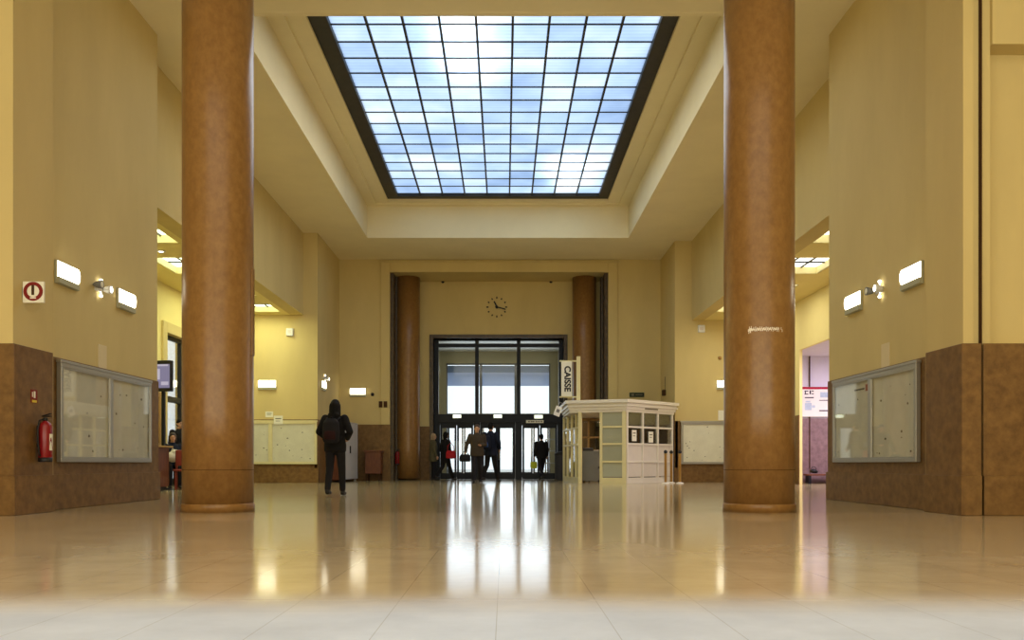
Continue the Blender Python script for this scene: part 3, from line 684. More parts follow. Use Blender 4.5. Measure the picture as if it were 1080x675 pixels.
t = thing('paper_notice', 'pale paper notice above the display case in the right side hall', 'notice', (Xp(763, YFR), YFR, Zp(438, YFR))); MB().box(-.17, .17, -.006, 0, -.16, .16).build('sheet', M['paper'], t)
# downlights
for lab, px, Y, x in (('small round downlight in the left side hall ceiling between two glowing panels', 163, 19.15, -7.35), ('small round downlight in the right side hall ceiling between two glowing panels', 878, 19.15, 7.45), ('small round downlight in the mauve corridor ceiling', 874, 22.6, 8.99)):
    z = HS if abs(x) < 8 else crt + .04
    t = thing('downlight', lab, 'downlight', (x, Y, z))
    MB().lathe((0, 0, 0), [(.10, 0), (.10, -.015), (.075, -.02)], 20).build('rim', M['white'], t); MB().lathe((0, 0, 0), [(.07, -.012), (.03, -.03)], 20).build('bulb', M['spot'], t)
# map poster in the corridor
Yq = 26.74; xa, xb = Xp(845, Yq), Xp(881, Yq)
t = thing('information_board', 'white information board with a red top band on the mauve corridor wall', 'information board', ((xa + xb) / 2, Yq, Zp(439.5, Yq)))
w = xb - xa; h = Zp(408, Yq) - Zp(439.5, Yq)
MB().box(-w / 2, w / 2, -.02, .03, 0, h).build('panel', M['white'], t)
MB().box(-w / 2, w / 2, -.024, -.019, h - .075, h - .005).build('red_band', M['print_red'], t)
b = MB()
for x0, x1, z0, z1 in ((.09, .20, .84, .87), (.09, .20, .74, .77), (.10, .13, .77, .84), (.24, .28, .75, .88), (.30, .36, .75, .78), (.30, .36, .84, .87), (.10, .36, .62, .655), (.52, .82, .535, .56), (.52, .82, .18, .22)):
    b.box((x0 - .5) * w, (x1 - .5) * w, -.024, -.019, z0 * h, z1 * h)
b.build('dark_print', M['print_dark'], t)
b = MB()
for x0, x1, z0, z1 in ((.55, .85, .64, .82), (.86, .92, .68, .74), (.10, .30, .22, .46), (.31, .40, .30, .38), (.12, .26, .48, .53)):
    b.box((x0 - .5) * w, (x1 - .5) * w, -.0215 - .002 * x0, -.019, z0 * h, z1 * h)
b.build('map_print', M['print_blue'], t)
t = thing('low_bench', 'low brown bench against the corridor wall under the information board', 'bench', (Xp(868, 26.3), 26.4, 0))
MB().box(-.5, .6, -.2, .2, .24, .29).build('seat', M['wood'], t, .01)
for x in (-.44, .48): MB().box(x, x + .06, -.17, .17, 0, .24).build('leg', M['dark'], t)
t = thing('bag', 'small dark bag lying on the low corridor bench', 'bag', (Xp(859, 26.3), 26.38, .305))
remesh(MB().ball((0, 0, .07), (.11, .08, .07)).ball((.06, 0, .05), (.08, .07, .055)), .015, M['black'], 'bag_body', t); MB().tube([(-.08, 0, .13), (-.03, 0, .2), (.05, 0, .2), (.09, 0, .12)], .01).build('handle', M['black'], t)

# ------------------------------------------------------------------ kiosk
KD, KB, KC = Vector((2.50, 26.9, 0)), Vector((3.86, 26.4, 0)), Vector((5.60, 28.05, 0))
KF, KE = Vector((5.60, 29.9, 0)), Vector((2.22, 29.9, 0))
kiosk = thing('ticket_kiosk', 'cream panelled ticket kiosk with a stepped cornice standing right of the doors', 'kiosk', (0, 0, 0))
def ebox(mb, P, Q, u0, u1, z0, z1, d0, d1):
    U = (Q - P).normalized(); N = Vector((U.y, -U.x, 0))       # outward for counter-clockwise walk D -> B -> C
    pts = [P + U * u0 + N * d0, P + U * u1 + N * d0, P + U * u1 + N * d1, P + U * u0 + N * d1]
    mb.prism([(p.x, p.y) for p in pts], z0, z1); return mb
ZK = [0.0, .17, .66, 1.20, 1.72, 2.19]
bar = .028
def kframe(P, Q, us, zs, m, name, mid=.03):
    b = MB(); L_ = (Q - P).length
    for u in us: ebox(b, P, Q, max(0, u - mid), min(L_, u + mid), 0, 2.19, -.05, .03)
    for z in zs: ebox(b, P, Q, us[0], us[-1], z - bar, z + bar, -.045, .025)
    ebox(b, P, Q, us[0], us[-1], 0, .17, -.045, .025)
    return b.build(name, m, kiosk)
LD, LB = (KB - KD).length, (KC - KB).length
b = MB(); ebox(b, KD, KB, -.02, .07, 0, 2.19, -.08, .04); ebox(b, KD, KB, LD - .10, LD + .01, 0, 2.19, -.08, .04); b.build('corner_post', M['cream'], kiosk, .006)
kframe(KD, KB, [.69, LD - .06], ZK[2:5], M['cream'], 'front_frame', .04)
kframe(KB, KC, [.06, .06 + (LB - .1) / 3, .06 + (LB - .1) * 2 / 3, LB - .04], ZK[2:5], M['creamw'], 'side_frame', .032)
# louvred panels of the front, four rows
for i in range(4):
    b = MB(); z0, z1 = ZK[i + 1] + bar, ZK[i + 2] - bar
    ebox(b, KD, KB, .72, LD - .09, z0, z1, -.03, -.02)
    if i > 0:
        z = z0 + .03
        while z < z1 - .02: ebox(b, KD, KB, .72, LD - .09, z, z + .018, -.02, -.005); z += .055
    b.build('louvred_panel' if i else 'infill_panel', M['louvre'], kiosk)
us = [.06, .06 + (LB - .1) / 3, .06 + (LB - .1) * 2 / 3, LB - .04]
for c in range(3):
    for r in range(4):
        b = MB(); z0, z1 = ZK[r + 1] + bar, ZK[r + 2] - bar
        ebox(b, KB, KC, us[c] + .03, us[c + 1] - .03, z0, z1, -.02, -.012)
        if r < 2: b.build('infill_panel', M['panel'], kiosk)
        else:
            p = b.build('window_pane', M['tint'], kiosk)
            b = MB(); z = z0 + .02
            ebox(b, KB, KC, us[c] + .03, us[c + 1] - .03, z0, z1, -.16, -.15)
            if r == 3:
                while z < z1 - .02: ebox(b, KB, KC, us[c] + .04, us[c + 1] - .04, z, z + .035, -.10, -.09); z += .075
            b.build('blind', M['creamw'] if r == 3 else M['greyp'], p)
# papers taped inside the middle row of windows
for c, u, w, z in ((0, .46, .22, 1.46), (1, .55, .24, 1.43)):
    U = (KC - KB).normalized(); P = KB + U * (us[c] + u * (us[c + 1] - us[c]) * 1.0)
    t = thing('paper_notice', 'white paper taped in the kiosk side window, %s of two' % ('left one', 'right one')[c], 'notice', (P.x, P.y, z), math.atan2(U.y, U.x))
    MB().box(-w / 2, w / 2, -.006, 0.002, -.17, .17).build('sheet', M['paper'], t); MB().box(-w * .3, w * .3, -.009, -.005, .06, .09).box(-w * .3, w * .2, -.009, -.005, -.02, 0).build('print', M['print_faint'], t)
# left side, back and roof
kframe(KE, KD, [.03, .8, 1.6, 2.4, (KD - KE).length - .05], ZK[3:5], M['cream'], 'left_frame')
b = MB(); ebox(b, KE, KD, .05, (KD - KE).length - .06, .17, 2.19, -.02, -.012); b.build('left_glazing', M['clear'], kiosk)
b = MB(); LE = (KE - KF).length
for u in (.03, LE / 4, LE / 2, LE * .75, LE - .35, LE - .03): ebox(b, KF, KE, u - .03, u + .03, 0, 2.19, -.05, 0)
for z in (1.05, 1.5, 2.1): ebox(b, KF, KE, 0, LE, z - .03, z + .03, -.05, 0)
ebox(b, KF, KE, 0, LE, 0, 1.05, -.04, -.02); b.build('back_frame', M['oak'], kiosk)
b = MB(); ebox(b, KF, KE, 0, LE, 1.05, 2.15, -.03, -.02); b.build('back_glazing', M['tint'], kiosk)
b = MB(); ebox(b, KC, KF, 0, (KF - KC).length, 0, 2.19, -.05, 0); b.build('wall_panel', M['panel'], kiosk)
b = MB()
for z0, z1, d in ((2.17, 2.25, .03), (2.25, 2.34, .07), (2.34, 2.385, .12), (2.385, 2.45, .09), (2.45, 2.545, .17)):
    u1 = (KB - KD).normalized(); n1 = Vector((u1.y, -u1.x, 0)); u2 = (KC - KB).normalized(); n2 = Vector((u2.y, -u2.x, 0))
    # intersection of the two offset edges
    A = KD + n1 * d; B2 = KB + n2 * d
    den = u1.x * u2.y - u1.y * u2.x; w = B2 - A; tt = (w.x * u2.y - w.y * u2.x) / den
    X_ = A + u1 * tt; lx = 2.24 - d; tl = (lx - A.x) / u1.x; Lp = A + u1 * tl; Rp = KC + n2 * d + u2 * min(d, .12)
    b.prism([(Lp.x, Lp.y), (X_.x, X_.y), (Rp.x, Rp.y), (5.66, 28.36), (5.66, 29.95), (lx, 29.95)], z0, z1)
b.build('cornice', M['creamw'], kiosk)
U = (KC - KB).normalized(); N = Vector((U.y, -U.x, 0)); P = KB + U * 1.18 + N * .075
o = MB().box(-.33, .33, -.006, 0, -.022, .022); o = o.build('name_strip', M['print_faint'], kiosk); o.location = (P.x, P.y, 2.295); o.rotation_euler = (0, 0, math.atan2(U.y, U.x))
MB().box(2.9, 5.3, 28.9, 29.3, 0, 1.0).box(2.85, 5.35, 28.82, 29.36, 1.0, 1.05).build('counter', M['greyp'], kiosk, .008)
MB().box(2.62, 3.15, 27.55, 27.62, .05, 1.0).build('half_door', M['greyp'], kiosk, .006)
# office chair in the kiosk
t = thing('office_chair', 'dark office chair inside the open kiosk door', 'chair', (3.02, 28.2, 0), .5)
MB().box(-.22, .22, -.22, .22, .44, .51).build('seat', M['black'], t, .02); MB().box(-.2, .2, .2, .25, .6, 1.12).box(-.03, .03, .2, .24, .45, .62).build('backrest', M['black'], t, .02)
MB().lathe((0, 0, 0), [(.03, .06), (.03, .44)], 12).build('column', M['dark'], t)
for k in range(5): MB().beam((0, 0, .07), (.28 * math.cos(k * 1.2566), .28 * math.sin(k * 1.2566), .05), .04, .03).ball((.27 * math.cos(k * 1.2566), .27 * math.sin(k * 1.2566), .028), .028, 8).build('leg', M['dark'], t)
# sign mast on the kiosk roof
t = thing('sign_mast', 'cream sign mast on the kiosk roof holding a white vertical sign', 'sign', (Xp(610, 27.1), 27.1, 2.545))
zt_ = Zp(376, 27.1) - 2.545
MB().box(-.06, .06, -.05, .05, 0, zt_).box(-.10, .10, -.09, .09, 0, .02).build('pole', M['cream'], t, .008)
s0, s1 = Zp(418, 27.1) - 2.545, Zp(381.5, 27.1) - 2.545; xs0, xs1 = Xp(592, 27.1) - t.location.x, Xp(603, 27.1) - t.location.x
MB().box(xs0 - .06, -.05, -.02, .02, s1 - .0, s1 + .04).box(xs0 - .06, -.05, -.02, .02, s0 - .04, s0).build('arm', M['cream'], t)
sp = MB().box(xs0, xs1, -.06, .06, s0, s1).build('sign_panel', M['paper'], t, .008)
text_mesh('lettering', 'CAISSE', .262, M['black'], sp, Matrix.Translation(((xs0 + xs1) / 2 + .02, -.064, (s0 + s1) / 2)) @ Matrix.Rotation(PI / 2, 4, 'Y') @ Matrix.Rotation(PI / 2, 4, 'X'), .006, .010)
# white plate at the canopy end
t = thing('hanging_plate', 'small white tilted plate hanging at the left end of the kiosk cornice', 'plate', (Xp(588.5, 26.6), 26.6, Zp(433, 26.6)), .25)
o = MB().box(-.10, .10, -.01, .01, -.17, .13).build('plate', M['white'], t, .004); o.rotation_euler = (0, .35, 0)
MB().box(-.05, .05, -.014, -.009, -.06, .04).build('symbol', M['greyp'], o); MB().tube([(.02, 0, .12), (.06, .03, .26), (.22, .06, .20)], .008).build('hook', M['alu'], t)
# stanchions
def stanchion(label, loc, first=[None]):
    if first[0] is None:
        t = thing('stanchion', label, 'stanchion', loc, 0, 'stanchion posts beside the kiosk')
        MB().lathe((0, 0, 0), [(.115, 0), (.115, .015), (.09, .03), (.04, .045)], 24).build('base', M['creamw'], t)
        MB().lathe((0, 0, 0), [(.04, .04), (.04, .86), (.05, .88), (.05, .90)], 18).build('post', M['brass'], t)
        MB().lathe((0, 0, 0), [(.03, .90), (.055, .93), (.055, .97), (.03, 1.0), (.005, 1.01)], 16).build('cap', M['black'], t)
        first[0] = t; return t
    return dup(first[0], loc, None, label)
for px, Y, l in ((702, 26.0, 'wooden-coloured stanchion post beside the kiosk, leftmost of three'), (708, 26.7, 'stanchion post beside the kiosk, middle of three'), (717, 26.2, 'stanchion post beside the kiosk, rightmost of three')):
    stanchion(l, (Xp(px, Y), Y, 0))
# litter bin right of the doors
t = thing('litter_bin', 'tall dark grey litter bin right of the entrance doors', 'bin', (Xp(592.5, 31.6), 31.75, 0))
MB().lathe((0, 0, 0), [(.22, 0), (.24, .04), (.25, .9), (.26, .92)], 28).build('body', M['bin'], t); MB().lathe((0, 0, 0), [(.262, .915), (.262, .95), (.19, 1.02), (.05, 1.05)], 28).build('lid', M['black'], t)
# guard rail by the right door bay
t = thing('guard_rail', 'pale tubular guard rail inside the right entrance bay', 'rail', (Xp(583, 34.2), 34.2, 0))
for x in (-.28, .22): MB().lathe((x, 0, 0), [(.025, 0), (.025, 1.55)], 12).build('post', M['alu'], t)
for z in (.62, 1.1, 1.55): MB().tube([(-.28, 0, z), (.22, 0, z)], .022).build('crossbar', M['alu'], t)
# white cabinet
t = thing('cabinet', 'tall grey-white two-door cabinet against the left hall wall near the rear', 'cabinet', (-5.12, 28.5, 0), -.10)
MB().box(-.55, -.02, 0, 1.95, .06, 1.98).build('body', M['wood'], t, .006)
for i in range(2):
    d = MB().box(-.02, .0, .01 + i * .97, .965 + i * .97, .08, 1.97).build('door', M['cab'], t, .004); MB().box(0, .02, (.92 if i == 0 else 1.0), (.94 if i == 0 else 1.02), .95, 1.2).build('handle', M['dark'], d)
MB().box(-.55, .0, 0, 1.95, 1.98, 2.0).box(-.03, .004, -.012, .0, .06, 2.0).build('trim_edge', M['cab'], t)
for x in (-.5, -.08):
    for y in (.08, 1.87): MB().box(x - .03, x + .03, y - .03, y + .03, 0, .06).build('foot', M['white'], t)
# red-brown chest behind
t = thing('chest', 'red-brown wooden chest against the rear wall between cabinet and portal', 'chest', (Xp(394.5, 30.55), 30.55, 0))
MB().box(-.27, .27, -.3, .3, .25, 1.0).build('body', M['wood'], t, .01); MB().box(-.30, .30, -.33, .33, 1.0, 1.06).build('lid', M['wood'], t, .01)
for x in (-.22, .22):
    for y in (-.25, .25): MB().box(x - .03, x + .03, y - .03, y + .03, 0, .25).build('leg', M['seam'], t)

# ------------------------------------------------------------------ left side hall: door, ticket window, counter, monitor
b = MB()
for y0, y1 in ((dl0 - .28, dl0), (dl1, dl1 + .28)): b.box(-OX, -OX + .06, y0, y1, 0, dlt + .28)
b.box(-OX, -OX + .06, dl0, dl1, dlt, dlt + .28); struct(b, 'trim_20', M['plaster'], .01)
b = MB()
for y in (dl0 + .06, (dl0 + dl1) / 2, dl1 - .06): b.box(-OX - .2, -OX - .1, y - .06, y + .06, 0, dlt)
b.box(-OX - .2, -OX - .1, dl0, dl1, dlt - .1, dlt).box(-OX - .2, -OX - .1, dl0, dl1, 2.25, 2.4).box(-OX - .2, -OX - .1, dl0, dl1, 0, .2)
d = struct(b, 'door_7', M['black'])
MB().box(-OX - .16, -OX - .15, dl0 + .1, dl1 - .1, .2, dlt - .1).build('pane', M['clear'], d)
struct(MB().box(-OX - 2.2, -OX - 2.0, dl0 - 2, dl1 + 2, 0, HS), 'wall_left', M['white'])
b = MB()
for y0, y1, z0, z1 in ((20.3, 22.3, 1.0, 1.12), (20.3, 22.3, 2.3, 2.42), (20.3, 20.42, 1.12, 2.3), (22.18, 22.3, 1.12, 2.3), (20.3, 22.3, .0, 1.0)): b.box(-OX, -OX + .07, y0, y1, z0, z1)
w4 = struct(b, 'window_4', M['oak'], .008)
MB().box(-OX + .01, -OX + .03, 20.42, 22.18, 1.12, 2.3).build('pane', M['board'], w4)
t = thing('counter', 'reddish-brown wooden counter against the left side hall wall below the monitor', 'counter', (-7.80, 19.4, 0))
MB().box(-.42, .34, -.5, .5, .08, .96).build('body', M['wood'], t, .008); MB().box(-.48, .42, -.55, .55, .96, 1.0).build('worktop', M['oak'], t, .008); MB().box(-.38, .30, -.46, .46, 0, .08).build('plinth', M['black'], t)
Ym = 20.3; t = thing('monitor', 'black wall monitor on a post with a lit violet screen in the left side hall', 'monitor', (Xp(172, Ym), Ym, 0), -.15)
MB().box(-.24, .24, -.08, .04, Zp(413, Ym), Zp(380.5, Ym)).build('casing', M['black'], t, .012)
sc = MB().box(-.17, .21, -.086, -.078, Zp(409.5, Ym), Zp(384.5, Ym)).build('screen', M['screen'], t)
MB().box(-.15, -.03, -.09, -.085, 2.55, 2.8).box(.0, .18, -.09, -.085, 2.42, 2.50).box(-.13, .17, -.09, -.085, 2.86, 2.9).build('picture', M['screen2'], sc)
MB().box(-.03, .03, -.02, .06, 0, Zp(413, Ym)).box(-.14, .14, -.12, .16, 0, .03).build('post', M['dark'], t)
def bench_chair(label, loc, rz, first=[None]):
    if first[0] is None:
        t = thing('waiting_chair', label, 'chair', loc, rz, 'red-brown waiting chairs')
        MB().box(-.23, .23, -.24, .22, .42, .47).build('seat', M['seat'], t, .02); MB().box(-.22, .22, .20, .25, .55, .92).build('backrest', M['seat'], t, .02)
        for x in (-.19, .19):
            MB().box(x - .02, x + .02, -.2, -.16, 0, .42).build('leg', M['seat'], t); MB().box(x - .02, x + .02, .19, .235, 0, .56).build('leg', M['seat'], t)
        first[0] = t; return t
    return dup(first[0], loc, rz, label)
bench_chair('red-brown chair under the seated person in the left side hall', (Xp(182, 21.2) - .02, 21.24, 0), .5)
bench_chair('red-brown chair behind the left column beside the seated person', (Xp(195, 20.25), 20.25, 0), .3)

# ------------------------------------------------------------------ people
SKIN = mat('skin', rgb(206, 158, 128), 0.55, 0.4, var=0.05)
def person(label, loc, rz, H, top, trouser, hairc, hair='short', legs=None, arms=None, hem=.82, shoe=None, sit=False, lean=0.0, female=False):
    t = thing('person', label, 'person', loc, rz); k = H / 1.75; t.scale = (k, k, k)
    sh = .175 if female else .195
    hz = .92 if not sit else .585
    up = hz - .92
    if legs is None: legs = [((-.10, -.01, .50), (-.11, .01, .085)), ((.10, -.02, .50), (.11, .0, .085))]
    if arms is None: arms = [((-.25, .02, 1.14), (-.26, -.06, .90)), ((.25, .02, 1.14), (.26, -.06, .90))]
    T = lambda p: Vector((p[0], p[1] - lean * (p[2] - .92), p[2] + up))
    Sz = Vector((0, 0, 0))
    hips = [T((-.09, 0, .92)), T((.09, 0, .92))]; shs = [T((-sh, .01, 1.40)), T((sh, .01, 1.40))]
    hd = T((0, -.015, 1.625))
    b = MB()
    b.ball(hd + Vector((0, .005, .01)), (.074, .094, .108), 18).ball(hd + Vector((0, -.035, -.058)), (.05, .055, .052), 14)
    b.ball(hd + Vector((0, -.098, -.012)), (.013, .02, .02), 8).ball(hd + Vector((0, -.088, .022)), (.045, .012, .012), 8).ball(hd + Vector((0, -.086, -.058)), (.024, .012, .008), 8)
    for s in (-1, 1): b.ball(hd + Vector((s * .076, .008, -.01)), (.011, .02, .03), 8)
    b.cap(T((0, .012, 1.43)), hd + Vector((0, .012, -.06)), .055, .05)
    b.loft([(0, T((0, 0, z)).y, z + up, rx, ry) for z, rx, ry in ((.88, .15, .105), (1.05, .135, .095), (1.25, .16, .11), (1.37, .165, .10), (1.44, .09, .07))])
    for i, (kn, an) in enumerate(legs):
        kn, an = Vector(kn), Vector(an)
        b.cap(hips[i], kn, .078, .052).cap(kn, an, .052, .036); b.ball(an + Vector((0, -.05, -.045)), (.04, .10, .035), 10)
    for i, (el, wr) in enumerate(arms):
        el, wr = T(el), T(wr); s = -1 if i == 0 else 1
        b.cap(shs[i], el, .048, .038).cap(el, wr, .038, .026)
        d = (wr - el).normalized(); side = Vector((0, -1, 0)); side = (side - d * side.dot(d)); side = side.normalized() if side.length > .2 else Vector((s, 0, 0))
        nn = d.cross(side).normalized(); pal = wr + d * .055
        b.cap(wr, pal, .026, .030, 8)
        inw = nn if nn.x * s < 0 else -nn
        for q, L_ in ((-1.5, .060), (-.5, .072), (.5, .068), (1.5, .052)):
            r0 = pal + side * (q * .0185) * -1 + d * .02; m1 = r0 + d * L_ * .5 + inw * .008; e1 = m1 + d * L_ * .38 + inw * .026
            b.tube([r0 - d * .02, r0, m1, e1], [.0095, .0095, .009, .0075], 8).ball(e1, .0075, 8)
        th = wr + d * .025 + side * .024; e1 = th + d * .035 + side * .028 + inw * .006; e2 = e1 + d * .03 + inw * .010
        b.tube([th - side * .01, th, e1, e2], [.012, .0115, .010, .008], 8).ball(e2, .008, 8)
    body = remesh(b, .0075, SKIN, 'body', t, 2)
    e = MB()
    for s in (-1, 1): e.ball(hd + Vector((s * .031, -.086, .006)), (.011, .007, .008), 8)
    e.build('eyes', M['print_dark'], body)
    MB().ball(hd + Vector((0, -.094, -.056)), (.022, .006, .006), 8).build('mouth', M['redp'], body)
    # hair
    b = MB(); b.ball(hd + Vector((0, .012, .040)), (.086, .096, .092), 16).ball(hd + Vector((0, .03, -.01)), (.083, .075, .085), 14)
    if hair == 'long':
        b.cap(hd + Vector((0, .045, 0)), T((0, .085, 1.40)), .10, .095).cap(T((-.05, .11, 1.45)), T((-.03, .13, 1.24)), .06, .04).cap(T((.05, .11, 1.45)), T((.04, .13, 1.27)), .06, .04)
        for s in (-1, 1): b.cap(hd + Vector((s * .07, .01, .02)), T((s * .08, .02, 1.45)), .03, .028)
    elif hair == 'bob':
        for s in (-1, 1): b.cap(hd + Vector((s * .068, .015, .03)), hd + Vector((s * .075, .02, -.09)), .034, .03)
        b.cap(hd + Vector((0, .05, 0)), hd + Vector((0, .055, -.09)), .075, .06)
    elif hair == 'cap':
        b.ball(hd + Vector((0, -.005, .075)), (.090, .10, .06), 14).ball(hd + Vector((0, -.11, .055)), (.065, .06, .012), 10)
    remesh(b, .010, hairc, 'hair', t, 3)
    # jacket
    b = MB(); rx = .02 if not sit else .0
    secs = [(z, x, y) for z, x, y in ((hem, .215 if not female else .20, .155), (.92, .205, .15), (1.08, .195 if not female else .175, .14), (1.25, .21 if not female else .185, .15), (1.36, .205 if not female else .18, .135), (1.43, .13, .10), (1.47, .075, .075)) if z >= (.86 if sit else 0)]
    b.loft([(0, T((0, 0, z)).y, z + up, x, y) for z, x, y in secs], 24)
    for i, (el, wr) in enumerate(arms):
        el, wr = T(el), T(wr); b.cap(shs[i], el, .078, .062).cap(el, el.lerp(wr, .93), .062, .048)
    b.tube([T((0, .012, 1.42)), T((0, .008, 1.50))], [.082, .070], 14)
    remesh(b, .013, top, 'jacket', t, 4)
    b = MB(); b.ball(T((0, 0, .92)), (.168, .125, .12), 16)
    for i, (kn, an) in enumerate(legs):
        kn, an = Vector(kn), Vector(an); b.cap(hips[i], kn, .098, .072).cap(kn, kn.lerp(an, .93), .072, .056)
    remesh(b, .012, trouser, 'trousers', t, 3)
    for i, (kn, an) in enumerate(legs):
        an = Vector(an); b = MB(); z0 = an.z - .085
        b.ball(Vector((an.x, an.y + .005, z0 + .055)), (.043, .055, .055), 12).ball(Vector((an.x, an.y - .10, z0 + .036)), (.046, .085, .036), 12).ball(Vector((an.x, an.y - .05, z0 + .045)), (.042, .09, .042), 12)
        remesh(b, .009, shoe or M['black'], 'shoe', t, 2)
    return t
cl = lambda n, c, v=.15: mat(n, c, 0.85, 0.2, var=v, scale=14, bump=.05, bscale=120)
K1 = cl('black_cloth', rgb(26, 24, 26)); K2 = cl('charcoal_cloth', rgb(34, 32, 36)); OL = cl('olive_cloth', rgb(90, 84, 62)); BRN = cl('brown_grey_cloth', rgb(66, 56, 44)); NAVY = cl('navy_cloth', rgb(28, 32, 48)); BLUE = cl('blue_cloth', rgb(50, 84, 140)); DEN = cl('dark_denim', rgb(42, 46, 60)); REDC = cl('red_cloth', rgb(170, 34, 40))
HBK = mat('black_hair', rgb(18, 15, 14), .7, .15, var=.2); HGR = mat('grey_blond_hair', rgb(176, 150, 118), .6, .3, var=.2); HBR = mat('brown_hair', rgb(62, 42, 28), .5, .4, var=.2)
stepA = [((-.09, -.10, .51), (-.08, -.28, .085)), ((.09, .06, .50), (.085, .34, .16))]
# walking woman, seen from behind
Yw1 = 16.3
wk = person('person with long black hair walking away across the hall in dark clothes with a backpack', (Xp(353.5, Yw1), Yw1, 0), PI - .08, 1.80, K1, K2, HBK, 'long',
       [((-.09, -.12, .51), (-.085, -.20, .085)), ((.085, .05, .51), (.08, .22, .11))], [((-.285, .05, 1.16), (-.19, -.14, 1.04)), ((.285, .05, 1.16), (.19, -.14, 1.04))], .80, female=True)
def backpack(label, pl, off, m, pm, rz):
    t = thing('backpack', label, 'backpack', (0, 0, 0), rz); t.location = pl.location + Matrix.Rotation(rz, 3, 'Z') @ Vector(off)
    b = MB().loft([(0, 0, 0, .13, .07), (0, 0, .06, .16, .095), (0, .01, .22, .165, .10), (0, 0, .38, .15, .085), (0, -.01, .45, .09, .05)], 20); remesh(b, .014, m, 'bag_body', t, 4)
    b = MB().loft([(0, .075, .06, .11, .04), (0, .085, .14, .115, .05), (0, .08, .22, .10, .035)], 16); remesh(b, .012, pm, 'front_pocket', t, 3)
    for s in (-1, 1): MB().tube([(s * .10, -.06, .42), (s * .12, -.16, .47), (s * .125, -.27, .36), (s * .13, -.28, .18), (s * .15, -.08, .06)], .016, 8).build('strap', m, t)
    MB().tube([(-.03, -.02, .44), (-.02, .0, .48), (.02, .0, .48), (.03, -.02, .44)], .009).build('grab_handle', m, t)
    return t
MAROON = cl('dark_maroon_cloth', rgb(46, 22, 25))
backpack('black backpack with a maroon pocket on the walking long-haired person', wk, (0, .275, .98), K2, MAROON, PI - .08)
# group at the doors
Yg = 31.6
a_ = person('person with short grey-blond hair in an olive coat standing left of the doors', (Xp(457, Yg), Yg, 0), 1.9, 1.70, OL, K2, HGR, 'bob', None, None, .70, female=True)
Yb = 31.2
b_ = person('person in a dark coat with a red bag beside the left entrance bay', (Xp(470, Yb), Yb, 0), 2.3, 1.74, K1, K1, HBK, 'bob', stepA, None, .62, female=True)
t = thing('handbag', 'red handbag hanging at the side of the dark-coated person by the doors', 'handbag', (Xp(475.5, 30.9), 30.9, .78), .2)
remesh(MB().loft([(0, 0, 0, .15, .06), (0, 0, .04, .18, .08), (0, 0, .2, .17, .075), (0, 0, .28, .14, .04)], 18), .012, REDC, 'bag_body', t, 3)
MB().tube([(-.12, 0, .25), (-.10, .03, .45), (0, .05, .56), (.10, .03, .45), (.12, 0, .25)], .012).build('strap', REDC, t)
Yc = 27.0
c_ = person('person in a brown-grey jacket walking into the hall from the doors, carrying a dark bag', (Xp(503, Yc), Yc, 0), .05, 1.82, BRN, K2, HBR, 'short', [((-.10, -.12, .51), (-.10, -.18, .085)), ((.10, .03, .5), (.10, .2, .11))], [((-.30, .0, 1.15), (-.33, -.12, .94)), ((.25, .02, 1.14), (.12, -.16, 1.12))], .80)
t = thing('shoulder_bag', 'dark bag carried low by the person in the brown-grey jacket', 'bag', (Xp(490.5, 26.8), 26.78, .66), .1)
remesh(MB().loft([(0, 0, 0, .15, .08), (0, 0, .05, .18, .10), (0, 0, .17, .17, .09), (0, 0, .23, .12, .05)], 18), .012, K1, 'bag_body', t, 3)
MB().tube([(-.1, 0, .2), (-.04, .0, .30), (.06, 0, .30), (.12, 0, .2)], .012).build('handle', K1, t)
Yd = 27.9
d_ = person('tall person in a navy coat walking beside the brown-jacketed one, turned away', (Xp(517.5, Yd), Yd, 0), PI - .5, 1.92, NAVY, K1, HBK, 'cap', stepA, [((-.30, .05, 1.16), (-.24, -.10, .98)), ((.30, .05, 1.16), (.24, -.10, .98))], .78)
backpack('dark backpack with a blue pocket on the tall navy-coated person', d_, (0, .285, 1.06), NAVY, BLUE, PI - .5)
Ye = 32.35
e_ = person('person in dark clothes facing away in front of the right entrance bay', (Xp(571, Ye), Ye, 0), PI + .35, 1.70, K1, K2, HBK, 'short', stepA, None, .82)
t = thing('carrier_bag', 'yellow-green carrier bag held by the person in the right entrance bay', 'bag', (Xp(563, 32.1), 32.1, .42), .3)
remesh(MB().loft([(0, 0, 0, .12, .05), (0, 0, .1, .14, .06), (0, 0, .25, .13, .04)], 16), .012, cl('yellow_green_plastic', rgb(196, 204, 60)), 'bag_body', t, 3)
MB().tube([(-.08, 0, .24), (-.04, 0, .38), (.04, 0, .38), (.08, 0, .24)], .008).build('handle', M['cloth_white'], t)
# left side hall
Ys1 = 21.2
sitl = [((-.12, -.42, .52), (-.12, -.44, .085)), ((.12, -.42, .52), (.12, -.40, .085))]
person('person in dark clothes seated on a red-brown chair in the left side hall', (Xp(182, Ys1), Ys1, 0), .5, 1.68, NAVY, K2, HBR, 'bob', sitl, [((-.24, -.06, 1.14), (-.10, -.30, 1.04)), ((.24, -.06, 1.14), (.10, -.30, 1.04))], .88, sit=True, female=True)
person('person in black standing in the left side hall, mostly hidden by the left column', (Xp(189.5, 22.2), 22.2, 0), .9, 1.74, K1, K1, HBK, 'short')
t = thing('tote_bag', 'crumpled white cloth bag on the lap of the seated person', 'bag', (-7.72, 20.80, .66), .4)
remesh(MB().ball((0, 0, .1), (.16, .12, .13)).ball((.06, -.02, .2), (.1, .08, .08)), .014, M['cloth_white'], 'bag_body', t, 3)
MB().tube([(-.05, 0, .2), (0, 0, .3), (.08, 0, .24)], .01).build('handle', M['cloth_white'], t)

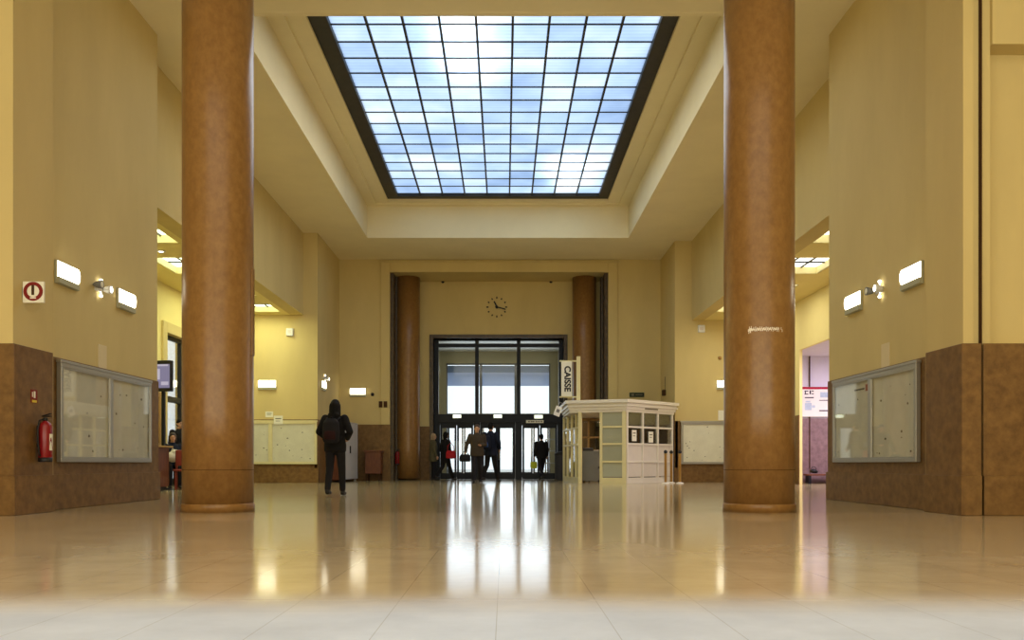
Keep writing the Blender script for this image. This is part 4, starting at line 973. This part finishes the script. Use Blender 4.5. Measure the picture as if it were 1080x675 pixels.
# ------------------------------------------------------------------ light
def area(name, loc, sx, sy, power, col, rot=(0, 0, 0), spread=PI):
    l = bpy.data.lights.new(name, 'AREA'); l.shape = 'RECTANGLE'; l.size = sx; l.size_y = sy; l.energy = power; l.color = col; l.spread = spread
    o = bpy.data.objects.new(name, l); C.objects.link(o); o.location = loc; o.rotation_euler = rot; return o
# sky above the translucent glass, and two lamps behind it
area('sky_over_glass', (0, 21, 11.2), 10, 17, 37, (0.84, 0.93, 1.0))
area('lamp_over_glass', (-.70, 17.6, 9.75), .3, 2.6, 34, (1, .97, .88), (0, 0, 0), 2.2)
area('lamp_over_glass', (2.1, 25.3, 9.75), .25, 2.4, 30, (1, .95, .80), (0, 0, 0), 2.2)
area('skylight_fill', (0, 19.0, 8.7), 6, 8.5, 215, (1.0, .94, .78))  # added fill below the panes, brightens the hall beyond what the glass gives
area('entrance_fill', (0, -6.6, 3.2), 22, 5, 2000, (1.0, .95, .76), (PI / 2 + .6, 0, 0))  # unseen fill added behind the camera for the near ceiling and wall faces
area('entrance_overhead_fill', (0, 1.5, 7.5), 12, 6, 330, (.94, .97, 1.0))  # added overhead fill for the near floor, no fixture belongs to it
area('door_daylight', (Xp(525, 36.6), 36.5, 2.6), 4.2, 4.4, 90, (.80, .90, 1.0), (-PI / 2, 0, 0))
area('corridor_lamp', (10.9, 23, crt - .05), 2.5, 3, 380, (.90, .80, 1.0))
area('office_lamp', (-9.6, 24, 4.8), 1, 2, 40, (1, .98, .9))
area('kiosk_lamp', (4.0, 28.0, 2.1), .8, .5, 34, (1, .78, .55))
for s_, y_, l_ in panel_lights:
    area('ceiling_panel_glow', (s_ * 7.295, y_, HS - .01), 1.1, l_ - .1, 36 if s_ < 0 else 27, (.92, 1.0, .62) if s_ < 0 else (1.0, .98, .84))
w = bpy.data.worlds.new('sky'); scene.world = w; w.use_nodes = True
nt = w.node_tree; bg = nt.nodes['Background']
bg.inputs['Color'].default_value = (.88, .94, 1.0, 1); bg.inputs['Strength'].default_value = 1.5

# ------------------------------------------------------------------ every loose piece of these parts becomes a part of its own
def islands(me):
    par = list(range(len(me.vertices)))
    def find(a):
        while par[a] != a: par[a] = par[par[a]]; a = par[a]
        return a
    for e in me.edges:
        a, b = find(e.vertices[0]), find(e.vertices[1])
        if a != b: par[a] = b
    g = {}
    for p in me.polygons: g.setdefault(find(p.vertices[0]), []).append(p)
    return list(g.values())
SPLIT = {'map_print', 'dark_print', 'lettering', 'hanger', 'bracket', 'side_bulb', 'print', 'pictogram', 'wall_bracket', 'eyes', 'picture', 'arm', 'foot', 'corner_post', 'post', 'crossbar', 'marks', 'trim_edge', 'handle', 'symbol'}
for o in [o for o in bpy.data.objects if o.type == 'MESH' and o.parent and o.name.split('.')[0] in SPLIT]:
    g = islands(o.data)
    if len(g) < 2 or o.name.split('.')[0] == 'side_bulb' and False: continue
    base = o.name.split('.')[0]; base = {'eyes': 'eye', 'marks': 'mark'}.get(base, base)
    for polys in g:
        me = bpy.data.meshes.new(base); ids = sorted({v for p in polys for v in p.vertices}); mp = {v: i for i, v in enumerate(ids)}
        me.from_pydata([o.data.vertices[v].co[:] for v in ids], [], [[mp[v] for v in p.vertices] for p in polys])
        for q in o.data.materials: me.materials.append(q)
        for a, p in zip(me.polygons, polys): a.use_smooth = p.use_smooth; a.material_index = p.material_index
        n_ = bpy.data.objects.new(base, me); C.objects.link(n_); n_.parent = o.parent; n_.matrix_basis = o.matrix_basis.copy()
    for ch in list(o.children): ch.parent = o.parent
    bpy.data.objects.remove(o)
